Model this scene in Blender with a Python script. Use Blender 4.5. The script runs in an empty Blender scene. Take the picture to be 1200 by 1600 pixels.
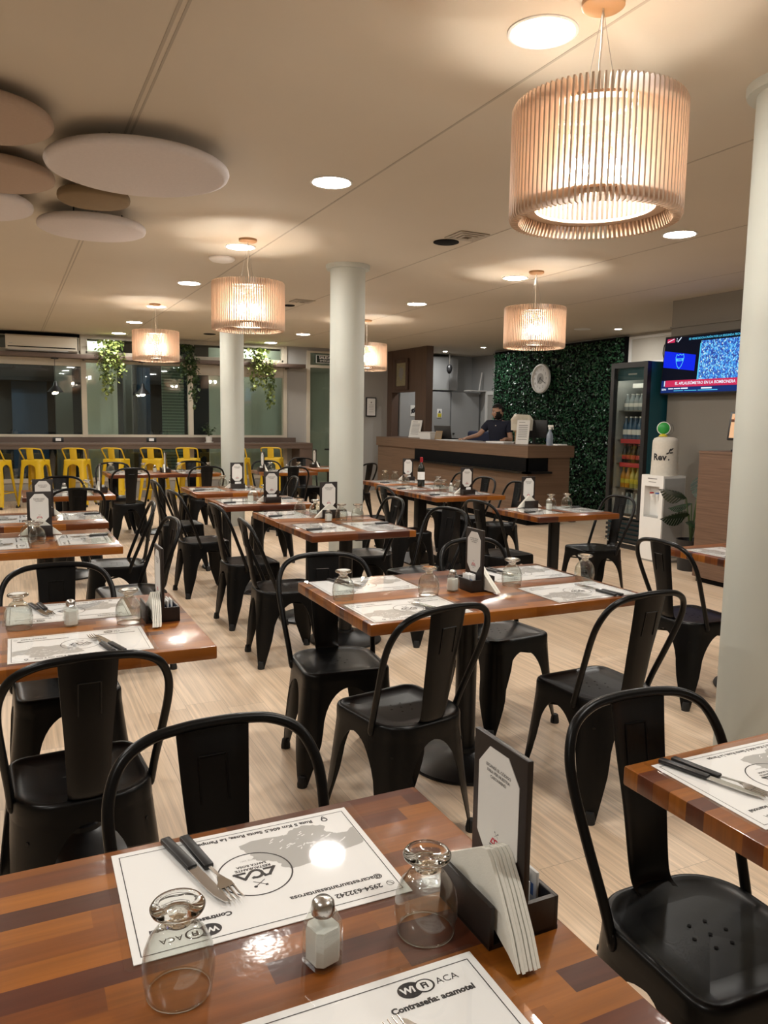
import bpy, bmesh, math, random
from math import sin, cos, pi, radians as rad, sqrt
from mathutils import Vector, Matrix
random.seed(7)
S = bpy.context.scene
COL = S.collection

# ---------------------------------------------------------------- camera, world, exposure
cam_d = bpy.data.cameras.new('camera')
cam = bpy.data.objects.new('camera', cam_d)
COL.objects.link(cam)
cam_d.sensor_fit = 'VERTICAL'
cam_d.sensor_height = 24.0
cam_d.lens = 1218.46 / 1600 * 24.0
cam_d.clip_start = 0.05
YAW, PITCH, ROLL, CAMH = 0.449384, 0.119439, 0.014668, 1.4663
_f = Vector((sin(YAW), cos(YAW), 0)); _r = Vector((cos(YAW), -sin(YAW), 0)); _u = Vector((0, 0, 1))
_f2 = cos(PITCH) * _f - sin(PITCH) * _u; _u2 = sin(PITCH) * _f + cos(PITCH) * _u
_r3 = cos(ROLL) * _r + sin(ROLL) * _u2; _u3 = -sin(ROLL) * _r + cos(ROLL) * _u2
cam.matrix_world = Matrix(((_r3.x, _u3.x, -_f2.x, 0), (_r3.y, _u3.y, -_f2.y, 0), (_r3.z, _u3.z, -_f2.z, CAMH), (0, 0, 0, 1)))
S.camera = cam
S.view_settings.view_transform = 'Standard'
S.view_settings.look = 'None'
S.view_settings.gamma = 1.0
S.view_settings.use_curve_mapping = False
S.view_settings.exposure = 0.0
W = bpy.data.worlds.new('night'); S.world = W; W.use_nodes = True
W.node_tree.nodes['Background'].inputs[0].default_value = (0.10, 0.13, 0.20, 1)
W.node_tree.nodes['Background'].inputs[1].default_value = 0.05
DOWN_E, BULB_E = 200.0, 290.0            # radiance of the recessed lights and of the pendant bulbs
DOWN_C, BULB_C = (1.0, 0.965, 0.90), (1.0, 0.92, 0.82)
ZC = 2.8                                  # ceiling height

# ---------------------------------------------------------------- node helpers and materials
class NT:
    def __init__(s, name):
        s.m = bpy.data.materials.new(name); s.m.use_nodes = True
        s.t = s.m.node_tree; s.n = s.t.nodes; s.l = s.t.links
        s.b = s.n['Principled BSDF']; s.out = s.n['Material Output']
    def add(s, typ, **kw):
        x = s.n.new(typ)
        for k, v in kw.items(): setattr(x, k, v)
        return x
    def put(s, sock, v):
        if hasattr(v, 'is_linked') or isinstance(v, bpy.types.NodeSocket): s.l.new(v, sock)
        else: sock.default_value = v
    def math(s, op, a, b=0.0):
        x = s.add('ShaderNodeMath', operation=op); s.put(x.inputs[0], a); s.put(x.inputs[1], b); return x.outputs[0]
    def noise(s, vec, scale, detail=3.0, rough=0.55):
        x = s.add('ShaderNodeTexNoise'); s.put(x.inputs['Vector'], vec)
        x.inputs['Scale'].default_value = scale; x.inputs['Detail'].default_value = detail; x.inputs['Roughness'].default_value = rough
        return x.outputs['Fac']
    def coord(s, kind='Object'): return s.add('ShaderNodeTexCoord').outputs[kind]
    def mapping(s, vec, scale=(1, 1, 1), loc=(0, 0, 0)):
        x = s.add('ShaderNodeMapping'); s.put(x.inputs['Vector'], vec)
        x.inputs['Scale'].default_value = scale; x.inputs['Location'].default_value = loc; return x.outputs[0]
    def ramp(s, fac, stops, mode='LINEAR'):
        x = s.add('ShaderNodeValToRGB'); s.put(x.inputs[0], fac); e = x.color_ramp.elements; x.color_ramp.interpolation = mode
        while len(e) < len(stops): e.new(0.5)
        for k, (p, c) in enumerate(stops): e[k].position = p; e[k].color = (*c, 1)
        return x.outputs[0]
    def mix(s, fac, a, b, mode='MIX'):
        x = s.add('ShaderNodeMix', data_type='RGBA', blend_type=mode); s.put(x.inputs[0], fac)
        s.put(x.inputs[6], a if not isinstance(a, tuple) else (*a[:3], 1)); s.put(x.inputs[7], b if not isinstance(b, tuple) else (*b[:3], 1)); return x.outputs[2]
    def bump(s, h, strength=0.2, dist=0.01):
        x = s.add('ShaderNodeBump'); x.inputs['Strength'].default_value = strength; x.inputs['Distance'].default_value = dist
        s.put(x.inputs['Height'], h); s.l.new(x.outputs[0], s.b.inputs['Normal'])
    def set(s, **kw):
        for k, v in kw.items():
            k = {'color': 'Base Color', 'rough': 'Roughness', 'metal': 'Metallic', 'spec': 'Specular IOR Level', 'coat': 'Coat Weight', 'coatr': 'Coat Roughness', 'emit': 'Emission Color', 'emits': 'Emission Strength', 'sss': 'Subsurface Weight', 'sheen': 'Sheen Weight', 'trans': 'Transmission Weight', 'ior': 'IOR', 'alpha': 'Alpha'}[k]
            if isinstance(v, tuple): v = (*v[:3], 1)
            s.put(s.b.inputs[k], v)
        return s

M = {}
def plain(name, color, rough=0.5, var=0.06, scale=12.0, bump=0.0, **kw):
    """solid colour with faint mottling and optional surface bump"""
    t = NT(name); n = t.noise(t.coord(), scale, 4)
    c2 = tuple(min(1, max(0, x * (1 - var * 2))) for x in color)
    t.set(color=t.mix(n, c2, color), rough=rough, **kw)
    if bump: t.bump(t.noise(t.coord(), scale * 6, 3), bump, 0.004)
    M[name] = t.m
    return t.m

def emis(name, color, strength):
    t = NT(name); t.set(spec=0.04, color=(0.0, 0.0, 0.0), emit=color, emits=strength, rough=0.6); M[name] = t.m; return t.m

plain('ceiling_paint', (0.585, 0.525, 0.43), 0.75, 0.04, 1.5)
plain('seam_tape', (0.42, 0.37, 0.30), 0.7)
plain('wall_beige', (0.50, 0.465, 0.40), 0.7, 0.05, 2)
plain('wall_taupe', (0.215, 0.195, 0.165), 0.7, 0.05, 2)
plain('wall_grey', (0.36, 0.345, 0.32), 0.7, 0.05, 2)
plain('wall_cool_grey', (0.40, 0.405, 0.40), 0.55, 0.04, 2)
plain('cupboard_grey', (0.33, 0.335, 0.335), 0.5, 0.04, 2)
plain('column_paint', (0.53, 0.55, 0.50), 0.6, 0.05, 3, 0.05)
plain('frame_cream', (0.58, 0.52, 0.42), 0.5)
plain('frame_white', (0.75, 0.74, 0.71), 0.45)
plain('black_void', (0.004, 0.004, 0.0045), 0.8, spec=0.12)
plain('outside_panel', (0.62, 0.635, 0.54), 0.6, 0.06, 2)
plain('outside_dark', (0.02, 0.024, 0.03), 0.7)
plain('outside_blue', (0.03, 0.07, 0.14), 0.6)
plain('shelf_brown', (0.125, 0.085, 0.066), 0.55, 0.12, 5)
plain('chair_black', (0.0035, 0.0035, 0.0037), 0.32, 0.1, 8, 0.02, spec=0.24)
plain('hole_black', (0.002, 0.002, 0.002), 0.9)
plain('boot_rubber', (0.012, 0.012, 0.012), 0.7)
plain('pedestal_black', (0.007, 0.007, 0.0075), 0.34, 0.1, 8, 0.04, spec=0.4)
plain('stool_yellow', (0.62, 0.40, 0.012), 0.35, 0.06, 8)
plain('holder_black', (0.016, 0.010, 0.008), 0.42, 0.1, 20, 0.05)
plain('paper_white', (0.87, 0.865, 0.85), 0.6, 0.02)
plain('card_white', (0.76, 0.745, 0.71), 0.55, 0.02)
plain('ink_black', (0.015, 0.013, 0.016), 0.6)
plain('ink_grey', (0.47, 0.46, 0.44), 0.6, 0.05)
plain('ink_midgrey', (0.22, 0.21, 0.2), 0.6, 0.05)
plain('ink_red', (0.55, 0.03, 0.06), 0.6)
plain('napkin_paper', (0.80, 0.78, 0.70), 0.8, 0.05, 60, 0.1)
plain('sachet_white', (0.78, 0.78, 0.77), 0.5)
plain('sachet_blue', (0.10, 0.20, 0.48), 0.5)
plain('salt', (0.80, 0.79, 0.75), 0.9, 0.05, 200, 0.3)
plain('handle_black', (0.012, 0.012, 0.013), 0.4)
plain('plastic_white', (0.84, 0.83, 0.80), 0.42, 0.03)
plain('plastic_grey', (0.42, 0.42, 0.41), 0.45)
plain('plastic_black', (0.012, 0.012, 0.013), 0.4)
plain('ac_white', (0.62, 0.57, 0.48), 0.35, 0.03)
plain('fabric_white', (0.68, 0.64, 0.56), 0.9, 0.08, 40, 0.3)
plain('felt_white', (0.70, 0.65, 0.64), 0.95, 0.06, 60, 0.6)
plain('felt_rose', (0.44, 0.33, 0.255), 0.95, 0.06, 60, 0.6)
plain('felt_brown', (0.26, 0.185, 0.105), 0.95, 0.06, 60, 0.6)
plain('canopy_wood', (0.42, 0.24, 0.11), 0.5)
plain('cord_white', (0.72, 0.68, 0.60), 0.5)
plain('teal_paint', (0.012, 0.085, 0.11), 0.4)
plain('label_red', (0.5, 0.03, 0.035), 0.5)
plain('bottle_dark', (0.018, 0.012, 0.012), 0.15)
plain('bottle_orange', (0.55, 0.24, 0.02), 0.25)
plain('bottle_yellow', (0.42, 0.36, 0.09), 0.25)
plain('bottle_clear', (0.32, 0.36, 0.38), 0.2)
plain('bottle_blue', (0.05, 0.12, 0.22), 0.2)
plain('bottle_brown', (0.09, 0.035, 0.012), 0.2)
plain('wine_glass', (0.010, 0.012, 0.008), 0.12)
plain('wine_red', (0.32, 0.012, 0.02), 0.35)
plain('shirt_navy', (0.012, 0.015, 0.035), 0.85, 0.15, 30, 0.2)
plain('trouser_dark', (0.02, 0.02, 0.024), 0.85)
plain('shoe_black', (0.012, 0.011, 0.01), 0.4)
plain('hair_black', (0.010, 0.008, 0.007), 0.6, 0.3, 60, 0.6)
plain('skin', (0.50, 0.285, 0.195), 0.55, 0.06, 15)
plain('eye_white', (0.7, 0.68, 0.65), 0.3)
plain('chair_navy', (0.012, 0.018, 0.05), 0.8)
plain('laptop_grey', (0.045, 0.043, 0.042), 0.4)
plain('pot_white', (0.66, 0.63, 0.58), 0.5)
plain('pot_black', (0.014, 0.014, 0.015), 0.5)
plain('stem_green', (0.06, 0.10, 0.03), 0.6)
plain('fan_green', (0.03, 0.36, 0.06), 0.4)
plain('fan_yellow', (0.60, 0.48, 0.03), 0.4)
plain('picture_mount', (0.34, 0.29, 0.17), 0.6, 0.3, 30)
plain('frame_dark_wood', (0.075, 0.042, 0.028), 0.5)
plain('kraft', (0.32, 0.22, 0.12), 0.8)
plain('sticker_yellow', (0.60, 0.50, 0.03), 0.5)
plain('bag_paper', (0.66, 0.61, 0.50), 0.5, 0.06, 30)
plain('sign_green', (0.010, 0.022, 0.016), 0.4)
plain('sanitizer_blue', (0.30, 0.36, 0.45), 0.25)
for nm, c, r in (('steel', (0.62, 0.60, 0.57), 0.18), ('chrome_cap', (0.62, 0.61, 0.59), 0.26), ('brass', (0.45, 0.30, 0.12), 0.3), ('wire_steel', (0.35, 0.33, 0.3), 0.3)):
    t = NT(nm); t.set(color=c, rough=r, metal=1.0); t.bump(t.noise(t.coord(), 80, 2), 0.03, 0.002); M[nm] = t.m

def clear(name, tint, rough, boost, base=0.0):
    """thin clear sheet: straight-through transmission with a fresnel gloss on top"""
    t = NT(name)
    tr = t.add('ShaderNodeBsdfTransparent'); tr.inputs[0].default_value = (*tint, 1)
    gl = t.add('ShaderNodeBsdfGlossy'); gl.inputs['Roughness'].default_value = rough; gl.inputs['Color'].default_value = (1, 1, 1, 1)
    lw = t.add('ShaderNodeLayerWeight'); lw.inputs[0].default_value = 0.5
    fr = t.math('ADD', 0.04, t.math('MULTIPLY', t.math('POWER', lw.outputs['Facing'], 5.0), 0.96))
    f = t.math('ADD', t.math('MULTIPLY', fr, boost), base)
    x = t.add('ShaderNodeMixShader'); t.l.new(f, x.inputs[0]); t.l.new(tr.outputs[0], x.inputs[1]); t.l.new(gl.outputs[0], x.inputs[2])
    t.l.new(x.outputs[0], t.out.inputs[0]); M[name] = t.m; return t.m
clear('laminate_film', (0.985, 0.985, 0.985), 0.035, 1.0, 0.012)
clear('window_glass', (0.80, 0.86, 0.84), 0.02, 1.3)
clear('fridge_glass', (0.86, 0.88, 0.86), 0.03, 1.2)
clear('shaker_glass', (0.93, 0.95, 0.93), 0.04, 1.6, 0.03)
clear('wire_clear', (0.92, 0.92, 0.92), 0.1, 1.0, 0.05)
t = NT('glassware'); t.set(color=(0.99, 1.0, 0.985), rough=0.0, trans=1.0, ior=1.47); 
_tr = t.add('ShaderNodeBsdfTransparent'); _tr.inputs[0].default_value = (0.945, 0.96, 0.945, 1)
_gl = t.add('ShaderNodeBsdfGlossy'); _gl.inputs['Roughness'].default_value = 0.02
_lw = t.add('ShaderNodeLayerWeight'); _lw.inputs[0].default_value = 0.5
_fz = t.math('ADD', 0.045, t.math('MULTIPLY', t.math('POWER', _lw.outputs['Facing'], 2.6), 0.62))
_x = t.add('ShaderNodeMixShader'); t.l.new(_fz, _x.inputs[0]); t.l.new(_tr.outputs[0], _x.inputs[1]); t.l.new(_gl.outputs[0], _x.inputs[2])
t.l.new(_x.outputs[0], t.out.inputs[0]); M['glass_wall'] = t.m
t = NT('glass_solid'); t.set(color=(0.97, 0.985, 0.96), rough=0.0, trans=1.0, ior=1.5); M['glass_solid'] = t.m

def strips(name, along, across, width, length, stops, grain=(3, 70), rough=0.3, gap=0.0, jitter=True, coat=0.0, bump=0.05, gcol=0.75):
    """boards with staggered ends: each block takes its own tone from the ramp"""
    t = NT(name); co = t.coord(); sep = t.add('ShaderNodeSeparateXYZ'); t.l.new(co, sep.inputs[0])
    a, c = sep.outputs[along], sep.outputs[across]
    if jitter:
        oi = t.add('ShaderNodeObjectInfo'); off = t.math('MULTIPLY', oi.outputs['Random'], 37.0); c_ = t.math('ADD', c, off)
    else: c_ = c
    row = t.math('FLOOR', t.math('DIVIDE', c_, width))
    w1 = t.add('ShaderNodeTexWhiteNoise', noise_dimensions='1D'); t.put(w1.inputs['W'], row)
    ao = t.math('ADD', a, t.math('MULTIPLY', w1.outputs[0], 5.0)); blk = t.math('FLOOR', t.math('DIVIDE', ao, length))
    cb = t.add('ShaderNodeCombineXYZ'); t.put(cb.inputs[0], row); t.put(cb.inputs[1], blk)
    w2 = t.add('ShaderNodeTexWhiteNoise', noise_dimensions='2D'); t.l.new(cb.outputs[0], w2.inputs['Vector'])
    col = t.ramp(w2.outputs[0], stops)
    cg = t.add('ShaderNodeCombineXYZ'); t.put(cg.inputs[0], t.math('MULTIPLY', ao, grain[0])); t.put(cg.inputs[1], t.math('MULTIPLY', c_, grain[1])); t.put(cg.inputs[2], t.math('MULTIPLY', w2.outputs[0], 50.0))
    g = t.noise(cg.outputs[0], 1.0, 5, 0.6)
    gr = t.ramp(g, [(0.3, (gcol, gcol, gcol)), (0.7, (1.1, 1.1, 1.1))])
    col = t.mix(1.0, col, gr, 'MULTIPLY')
    if gap:
        fr = t.math('FRACT', t.math('DIVIDE', c_, width)); e1 = t.math('LESS_THAN', fr, gap / width)
        fr2 = t.math('FRACT', t.math('DIVIDE', ao, length)); e2 = t.math('LESS_THAN', fr2, gap / length)
        col = t.mix(t.math('MULTIPLY', t.math('MAXIMUM', e1, e2), 0.45), col, (0.12, 0.085, 0.06))
    t.set(color=col, rough=rough, coat=coat, coatr=0.12)
    t.bump(g, bump, 0.002)
    if coat:
        rb = t.add('ShaderNodeBump'); rb.inputs['Strength'].default_value = 0.35; rb.inputs['Distance'].default_value = 0.0012
        t.put(rb.inputs['Height'], t.noise(co, 48, 2)); t.l.new(rb.outputs[0], t.b.inputs['Coat Normal'])
    M[name] = t.m; return t.m
strips('butcher_block', 0, 1, 0.042, 0.36, [(0.0, (0.055, 0.014, 0.007)), (0.22, (0.115, 0.028, 0.009)), (0.45, (0.185, 0.052, 0.007)), (0.7, (0.25, 0.076, 0.008)), (1.0, (0.32, 0.105, 0.011))], rough=0.36, coat=0.42, bump=0.06)
M['butcher_block'].node_tree.nodes['Principled BSDF'].inputs['Specular IOR Level'].default_value = 0.25
strips('floor_planks', 1, 0, 0.19, 1.3, [(0.0, (0.68, 0.51, 0.355)), (0.5, (0.74, 0.565, 0.40)), (1.0, (0.79, 0.615, 0.45))], grain=(1.6, 75), rough=0.42, gap=0.0022, jitter=False, bump=0.08, gcol=0.72)
strips('counter_laminate', 1, 2, 0.9, 4.0, [(0, (0.165, 0.100, 0.063)), (1, (0.18, 0.11, 0.07))], grain=(1.2, 60), rough=0.45, jitter=False, gcol=0.7)
strips('cabinet_laminate', 1, 2, 2.0, 4.0, [(0, (0.17, 0.098, 0.064)), (1, (0.18, 0.104, 0.066))], grain=(2.2, 70), rough=0.45, jitter=False, gcol=0.62)
strips('panel_laminate', 2, 1, 0.6, 6.0, [(0, (0.095, 0.056, 0.040)), (1, (0.115, 0.07, 0.048))], grain=(0.8, 40), rough=0.5, jitter=False, gcol=0.75)
t = NT('slat_wood'); n = t.noise(t.mapping(t.coord(), (60, 60, 3)), 1.0, 3); t.set(color=t.mix(n, (0.54, 0.385, 0.27), (0.68, 0.51, 0.375)), rough=0.5); M['slat_wood'] = t.m
def leafmat(name, a, b, rough=0.4):
    t = NT(name); g = t.add('ShaderNodeNewGeometry'); c = t.ramp(g.outputs['Random Per Island'], [(0, a), (1, b)])
    t.set(color=c, rough=rough); M[name] = t.m
leafmat('hedge_leaf', (0.006, 0.032, 0.015), (0.035, 0.135, 0.060), 0.30)
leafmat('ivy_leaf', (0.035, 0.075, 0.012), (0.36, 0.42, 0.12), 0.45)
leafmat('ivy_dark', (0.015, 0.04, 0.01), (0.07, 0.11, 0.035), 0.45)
leafmat('monstera_leaf', (0.006, 0.022, 0.010), (0.012, 0.040, 0.014), 0.3)
emis('downlight_glow', DOWN_C, DOWN_E)
emis('added_outside_glow', (1.0, 1.0, 0.88), 270)
emis('spot_glow', (1.0, 0.98, 0.94), 620)
emis('fridge_fill_glow', (1.0, 0.95, 0.82), 24)
emis('bulb_glow', BULB_C, BULB_E)
emis('bar_bulb_glow', (1.0, 0.85, 0.62), 45)
emis('screen_black', (0.004, 0.005, 0.012), 1.0)
emis('screen_blue', (0.005, 0.02, 0.75), 1.1)
emis('screen_navy', (0.01, 0.03, 0.16), 1.0)
emis('screen_white', (0.80, 0.88, 1.0), 1.1)
emis('screen_cyan', (0.10, 0.62, 0.95), 1.0)
emis('screen_red', (0.62, 0.03, 0.10), 1.0)
emis('screen_pink', (0.95, 0.35, 0.50), 0.9)
emis('tablet_peach', (0.95, 0.55, 0.30), 0.95)
emis('tablet_brown', (0.16, 0.07, 0.04), 0.9)
emis('tablet_orange', (0.85, 0.20, 0.05), 0.9)
emis('tablet_olive', (0.38, 0.30, 0.06), 0.9)
t = NT('screen_crowd'); v = t.add('ShaderNodeTexVoronoi'); v.inputs['Scale'].default_value = 95; t.l.new(t.mapping(t.coord(), (1, 1, 0.7)), v.inputs['Vector'])
sp = t.add('ShaderNodeSeparateColor'); t.l.new(v.outputs['Color'], sp.inputs[0])
t.set(color=(0, 0, 0), emit=t.ramp(sp.outputs[0], [(0, (0.0, 0.02, 0.22)), (0.35, (0.005, 0.10, 0.62)), (0.65, (0.04, 0.38, 0.95)), (0.9, (0.25, 0.75, 1.0)), (1, (0.85, 0.95, 0.9))]), emits=0.95); M['screen_crowd'] = t.m
t = NT('louvre_green'); sep = t.add('ShaderNodeSeparateXYZ'); t.l.new(t.coord(), sep.inputs[0])
t.set(color=t.ramp(t.math('FRACT', t.math('MULTIPLY', sep.outputs[2], 18.0)), [(0, (0.16, 0.21, 0.16)), (0.62, (0.20, 0.26, 0.2)), (0.72, (0.04, 0.06, 0.05))]), rough=0.6); M['louvre_green'] = t.m
t = NT('liner_film')
_a = t.add('ShaderNodeBsdfTransparent'); _a.inputs[0].default_value = (1, 0.98, 0.95, 1)
_b = t.add('ShaderNodeBsdfTranslucent'); _b.inputs[0].default_value = (0.95, 0.86, 0.76, 1)
_c = t.add('ShaderNodeBsdfDiffuse'); _c.inputs[0].default_value = (0.9, 0.82, 0.74, 1)
_d = t.add('ShaderNodeMixShader'); _d.inputs[0].default_value = 0.4; t.l.new(_b.outputs[0], _d.inputs[1]); t.l.new(_c.outputs[0], _d.inputs[2])
_e = t.add('ShaderNodeMixShader'); _e.inputs[0].default_value = 0.13; t.l.new(_a.outputs[0], _e.inputs[1]); t.l.new(_d.outputs[0], _e.inputs[2])
t.l.new(_e.outputs[0], t.out.inputs[0]); M['liner_film'] = t.m
t = NT('mirror'); t.set(color=(0.42, 0.43, 0.44), rough=0.06, metal=1.0); M['mirror'] = t.m

# ---------------------------------------------------------------- mesh builder
class MB:
    def __init__(s): s.v = []; s.f = []; s.m = []
    def add(s, vs, fs, mi=0):
        o = len(s.v); s.v += [tuple(x) for x in vs]; s.f += [tuple(i + o for i in f) for f in fs]; s.m += [mi] * len(fs); return s
    def box(s, x0, x1, y0, y1, z0, z1, mi=0, bev=0.0, seg=2):
        if bev <= 0:
            v = [(x, y, z) for z in (z0, z1) for y in (y0, y1) for x in (x0, x1)]
            return s.add(v, [(0, 2, 3, 1), (4, 5, 7, 6), (0, 1, 5, 4), (2, 6, 7, 3), (0, 4, 6, 2), (1, 3, 7, 5)], mi)
        bm = bmesh.new(); bmesh.ops.create_cube(bm, size=1)
        for v in bm.verts: v.co = ((x0 + x1) / 2 + v.co.x * (x1 - x0), (y0 + y1) / 2 + v.co.y * (y1 - y0), (z0 + z1) / 2 + v.co.z * (z1 - z0))
        bmesh.ops.bevel(bm, geom=list(bm.edges), offset=bev, segments=seg, affect='EDGES', profile=0.5)
        return s.bm(bm, mi)
    def bm(s, bm, mi=0):
        bm.verts.index_update(); s.add([v.co[:] for v in bm.verts], [[v.index for v in f.verts] for f in bm.faces], mi); bm.free(); return s
    def tube(s, pts, r, n=8, mi=0, closed=False):
        pts = [Vector(p) for p in pts]; N = len(pts); rs = r if isinstance(r, (list, tuple)) else [r] * N
        rings = []; prev = None
        for i, p in enumerate(pts):
            if closed: tdir = pts[(i + 1) % N] - pts[i - 1]
            else: tdir = pts[min(i + 1, N - 1)] - pts[max(i - 1, 0)]
            tdir.normalize()
            if prev is None:
                a = Vector((0, 0, 1)) if abs(tdir.z) < 0.9 else Vector((1, 0, 0)); u = tdir.cross(a).normalized()
            else: u = (prev - tdir * prev.dot(tdir)).normalized()
            prev = u; w = tdir.cross(u)
            rings.append([p + (u * cos(2 * pi * k / n) + w * sin(2 * pi * k / n)) * rs[i] for k in range(n)])
        v = [q for rg in rings for q in rg]; f = []
        for i in range(N if closed else N - 1):
            j = (i + 1) % N
            for k in range(n): f.append((i * n + k, i * n + (k + 1) % n, j * n + (k + 1) % n, j * n + k))
        if not closed: f += [tuple(range(n))[::-1], tuple((N - 1) * n + k for k in range(n))]
        return s.add(v, f, mi)
    def lathe(s, prof, n=32, mi=0, c=(0, 0, 0), caps=True):
        v = []; f = []; L = len(prof)
        for (r, z) in prof:
            r = max(r, 1e-5)
            for k in range(n): v.append((c[0] + r * cos(2 * pi * k / n), c[1] + r * sin(2 * pi * k / n), c[2] + z))
        for i in range(L - 1):
            for k in range(n): f.append((i * n + k, i * n + (k + 1) % n, (i + 1) * n + (k + 1) % n, (i + 1) * n + k))
        if caps: f += [tuple(range(n))[::-1], tuple((L - 1) * n + k for k in range(n))]
        return s.add(v, f, mi)
    def prism(s, pts, z0, z1, mi=0):
        n = len(pts); v = [(x, y, z0) for x, y in pts] + [(x, y, z1) for x, y in pts]
        f = [tuple(range(n))[::-1], tuple(range(n, 2 * n))] + [(k, (k + 1) % n, n + (k + 1) % n, n + k) for k in range(n)]
        return s.add(v, f, mi)
    def face(s, pts, mi=0): return s.add(pts, [tuple(range(len(pts)))], mi)
    def ring(s, c, r0, r1, z, n=48, mi=0, sx=1.0):
        v = []; f = []
        for k in range(n):
            a = 2 * pi * k / n; v += [(c[0] + r0 * sx * cos(a), c[1] + r0 * sin(a), z), (c[0] + r1 * sx * cos(a), c[1] + r1 * sin(a), z)]
        for k in range(n):
            j = (k + 1) % n; f.append((2 * k, 2 * k + 1, 2 * j + 1, 2 * j))
        return s.add(v, f, mi)
    def ball(s, c, r, mi=0, n=12, sc=(1, 1, 1)):
        bm = bmesh.new(); bmesh.ops.create_uvsphere(bm, u_segments=n * 2, v_segments=n, radius=r)
        for v in bm.verts: v.co = (c[0] + v.co.x * sc[0], c[1] + v.co.y * sc[1], c[2] + v.co.z * sc[2])
        return s.bm(bm, mi)
    def text(s, body, size, x, y, z, mi=0, align='CENTER', bold=0.0, sx=1.0):
        vs, fs = text_mesh(body, size, align, bold); return s.add([(x + a * sx, y + b, z) for a, b in vs], fs, mi)
    def line(s, pts, w, z, mi=0):
        for (a, b) in zip(pts[:-1], pts[1:]):
            a = Vector(a); b = Vector(b); d = (b - a).normalized() * (w / 2); n = Vector((-d.y, d.x))
            s.face([(*(a - d + n), z), (*(a - d - n), z), (*(b + d - n), z), (*(b + d + n), z)], mi)
        return s
    def xf(s, mat):
        s.v = [tuple(mat @ Vector(p)) for p in s.v]; return s
    def merge(s, o, mat=None):
        vs = o.v if mat is None else [tuple(mat @ Vector(p)) for p in o.v]
        k = len(s.v); s.v += vs; s.f += [tuple(i + k for i in f) for f in o.f]; s.m += o.m; return s
    def build(s, name, mats, parent=None, smooth=40, flip=False):
        me = bpy.data.meshes.new(name); me.from_pydata(s.v, [], s.f)
        for m in (mats if isinstance(mats, (list, tuple)) else [mats]): me.materials.append(M[m])
        me.polygons.foreach_set('material_index', s.m)
        if smooth:
            me.polygons.foreach_set('use_smooth', [True] * len(s.f)); me.set_sharp_from_angle(angle=rad(smooth))
        me.update()
        o = bpy.data.objects.new(name, me); COL.objects.link(o)
        if parent: o.parent = parent
        return o
_tc = {}
def text_mesh(body, size, align='CENTER', bold=0.0):
    k = (body, size, align, bold)
    if k in _tc: return _tc[k]
    cu = bpy.data.curves.new('lettering', 'FONT'); cu.body = body; cu.size = size; cu.align_x = align; cu.align_y = 'CENTER'; cu.resolution_u = 2; cu.offset = bold
    ob = bpy.data.objects.new('lettering', cu); COL.objects.link(ob)
    dg = bpy.context.evaluated_depsgraph_get(); me = bpy.data.meshes.new_from_object(ob.evaluated_get(dg))
    r = ([(v.co.x, v.co.y) for v in me.vertices], [tuple(p.vertices) for p in me.polygons])
    bpy.data.objects.remove(ob); bpy.data.meshes.remove(me); bpy.data.curves.remove(cu); _tc[k] = r; return r
def tag(o, label, cat, group=None):
    o['label'] = label; o['category'] = cat
    if group: o['group'] = group
    return o
def thing(name, label, cat, loc=(0, 0, 0), rz=0.0, group=None):
    o = bpy.data.objects.new(name, None); COL.objects.link(o); o.location = loc; o.rotation_euler = (0, 0, rz); o.empty_display_size = 0.1
    return tag(o, label, cat, group)
def struct(name, mb, mats, parent=None, smooth=40):
    o = mb.build(name, mats, parent, smooth)
    if not parent: o['kind'] = 'structure'
    return o
def sbox(name, b, mat, parent=None): return struct(name, MB().box(*b), mat, parent)
def dup(o, parent=None):
    c = o.copy(); COL.objects.link(c); c.parent = parent
    for ch in [x for x in o.children]: dup(ch, c)
    return c
PROTO = {}
def place(kind, builder, loc, rz, label, cat, group=None):
    """first call builds the thing, later calls copy it and each of its parts"""
    if kind not in PROTO: o = builder(); PROTO[kind] = o
    else: o = dup(PROTO[kind])
    o.location = loc; o.rotation_euler = (0, 0, rz)
    return tag(o, label, cat, group)
def spline(P, n=6):
    P = [Vector(p) for p in P]; Q = []
    for i in range(len(P) - 1):
        p0 = P[max(i - 1, 0)]; p1 = P[i]; p2 = P[i + 1]; p3 = P[min(i + 2, len(P) - 1)]
        for k in range(n):
            t = k / n; Q.append(0.5 * ((2 * p1) + (p2 - p0) * t + (2 * p0 - 5 * p1 + 4 * p2 - p3) * t * t + (3 * p1 - p0 - 3 * p2 + p3) * t ** 3))
    Q.append(P[-1]); return Q
RX = lambda a: Matrix.Rotation(a, 4, 'X')
RY = lambda a: Matrix.Rotation(a, 4, 'Y')
RZ = lambda a: Matrix.Rotation(a, 4, 'Z')
TR = lambda x, y, z: Matrix.Translation((x, y, z))

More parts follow.
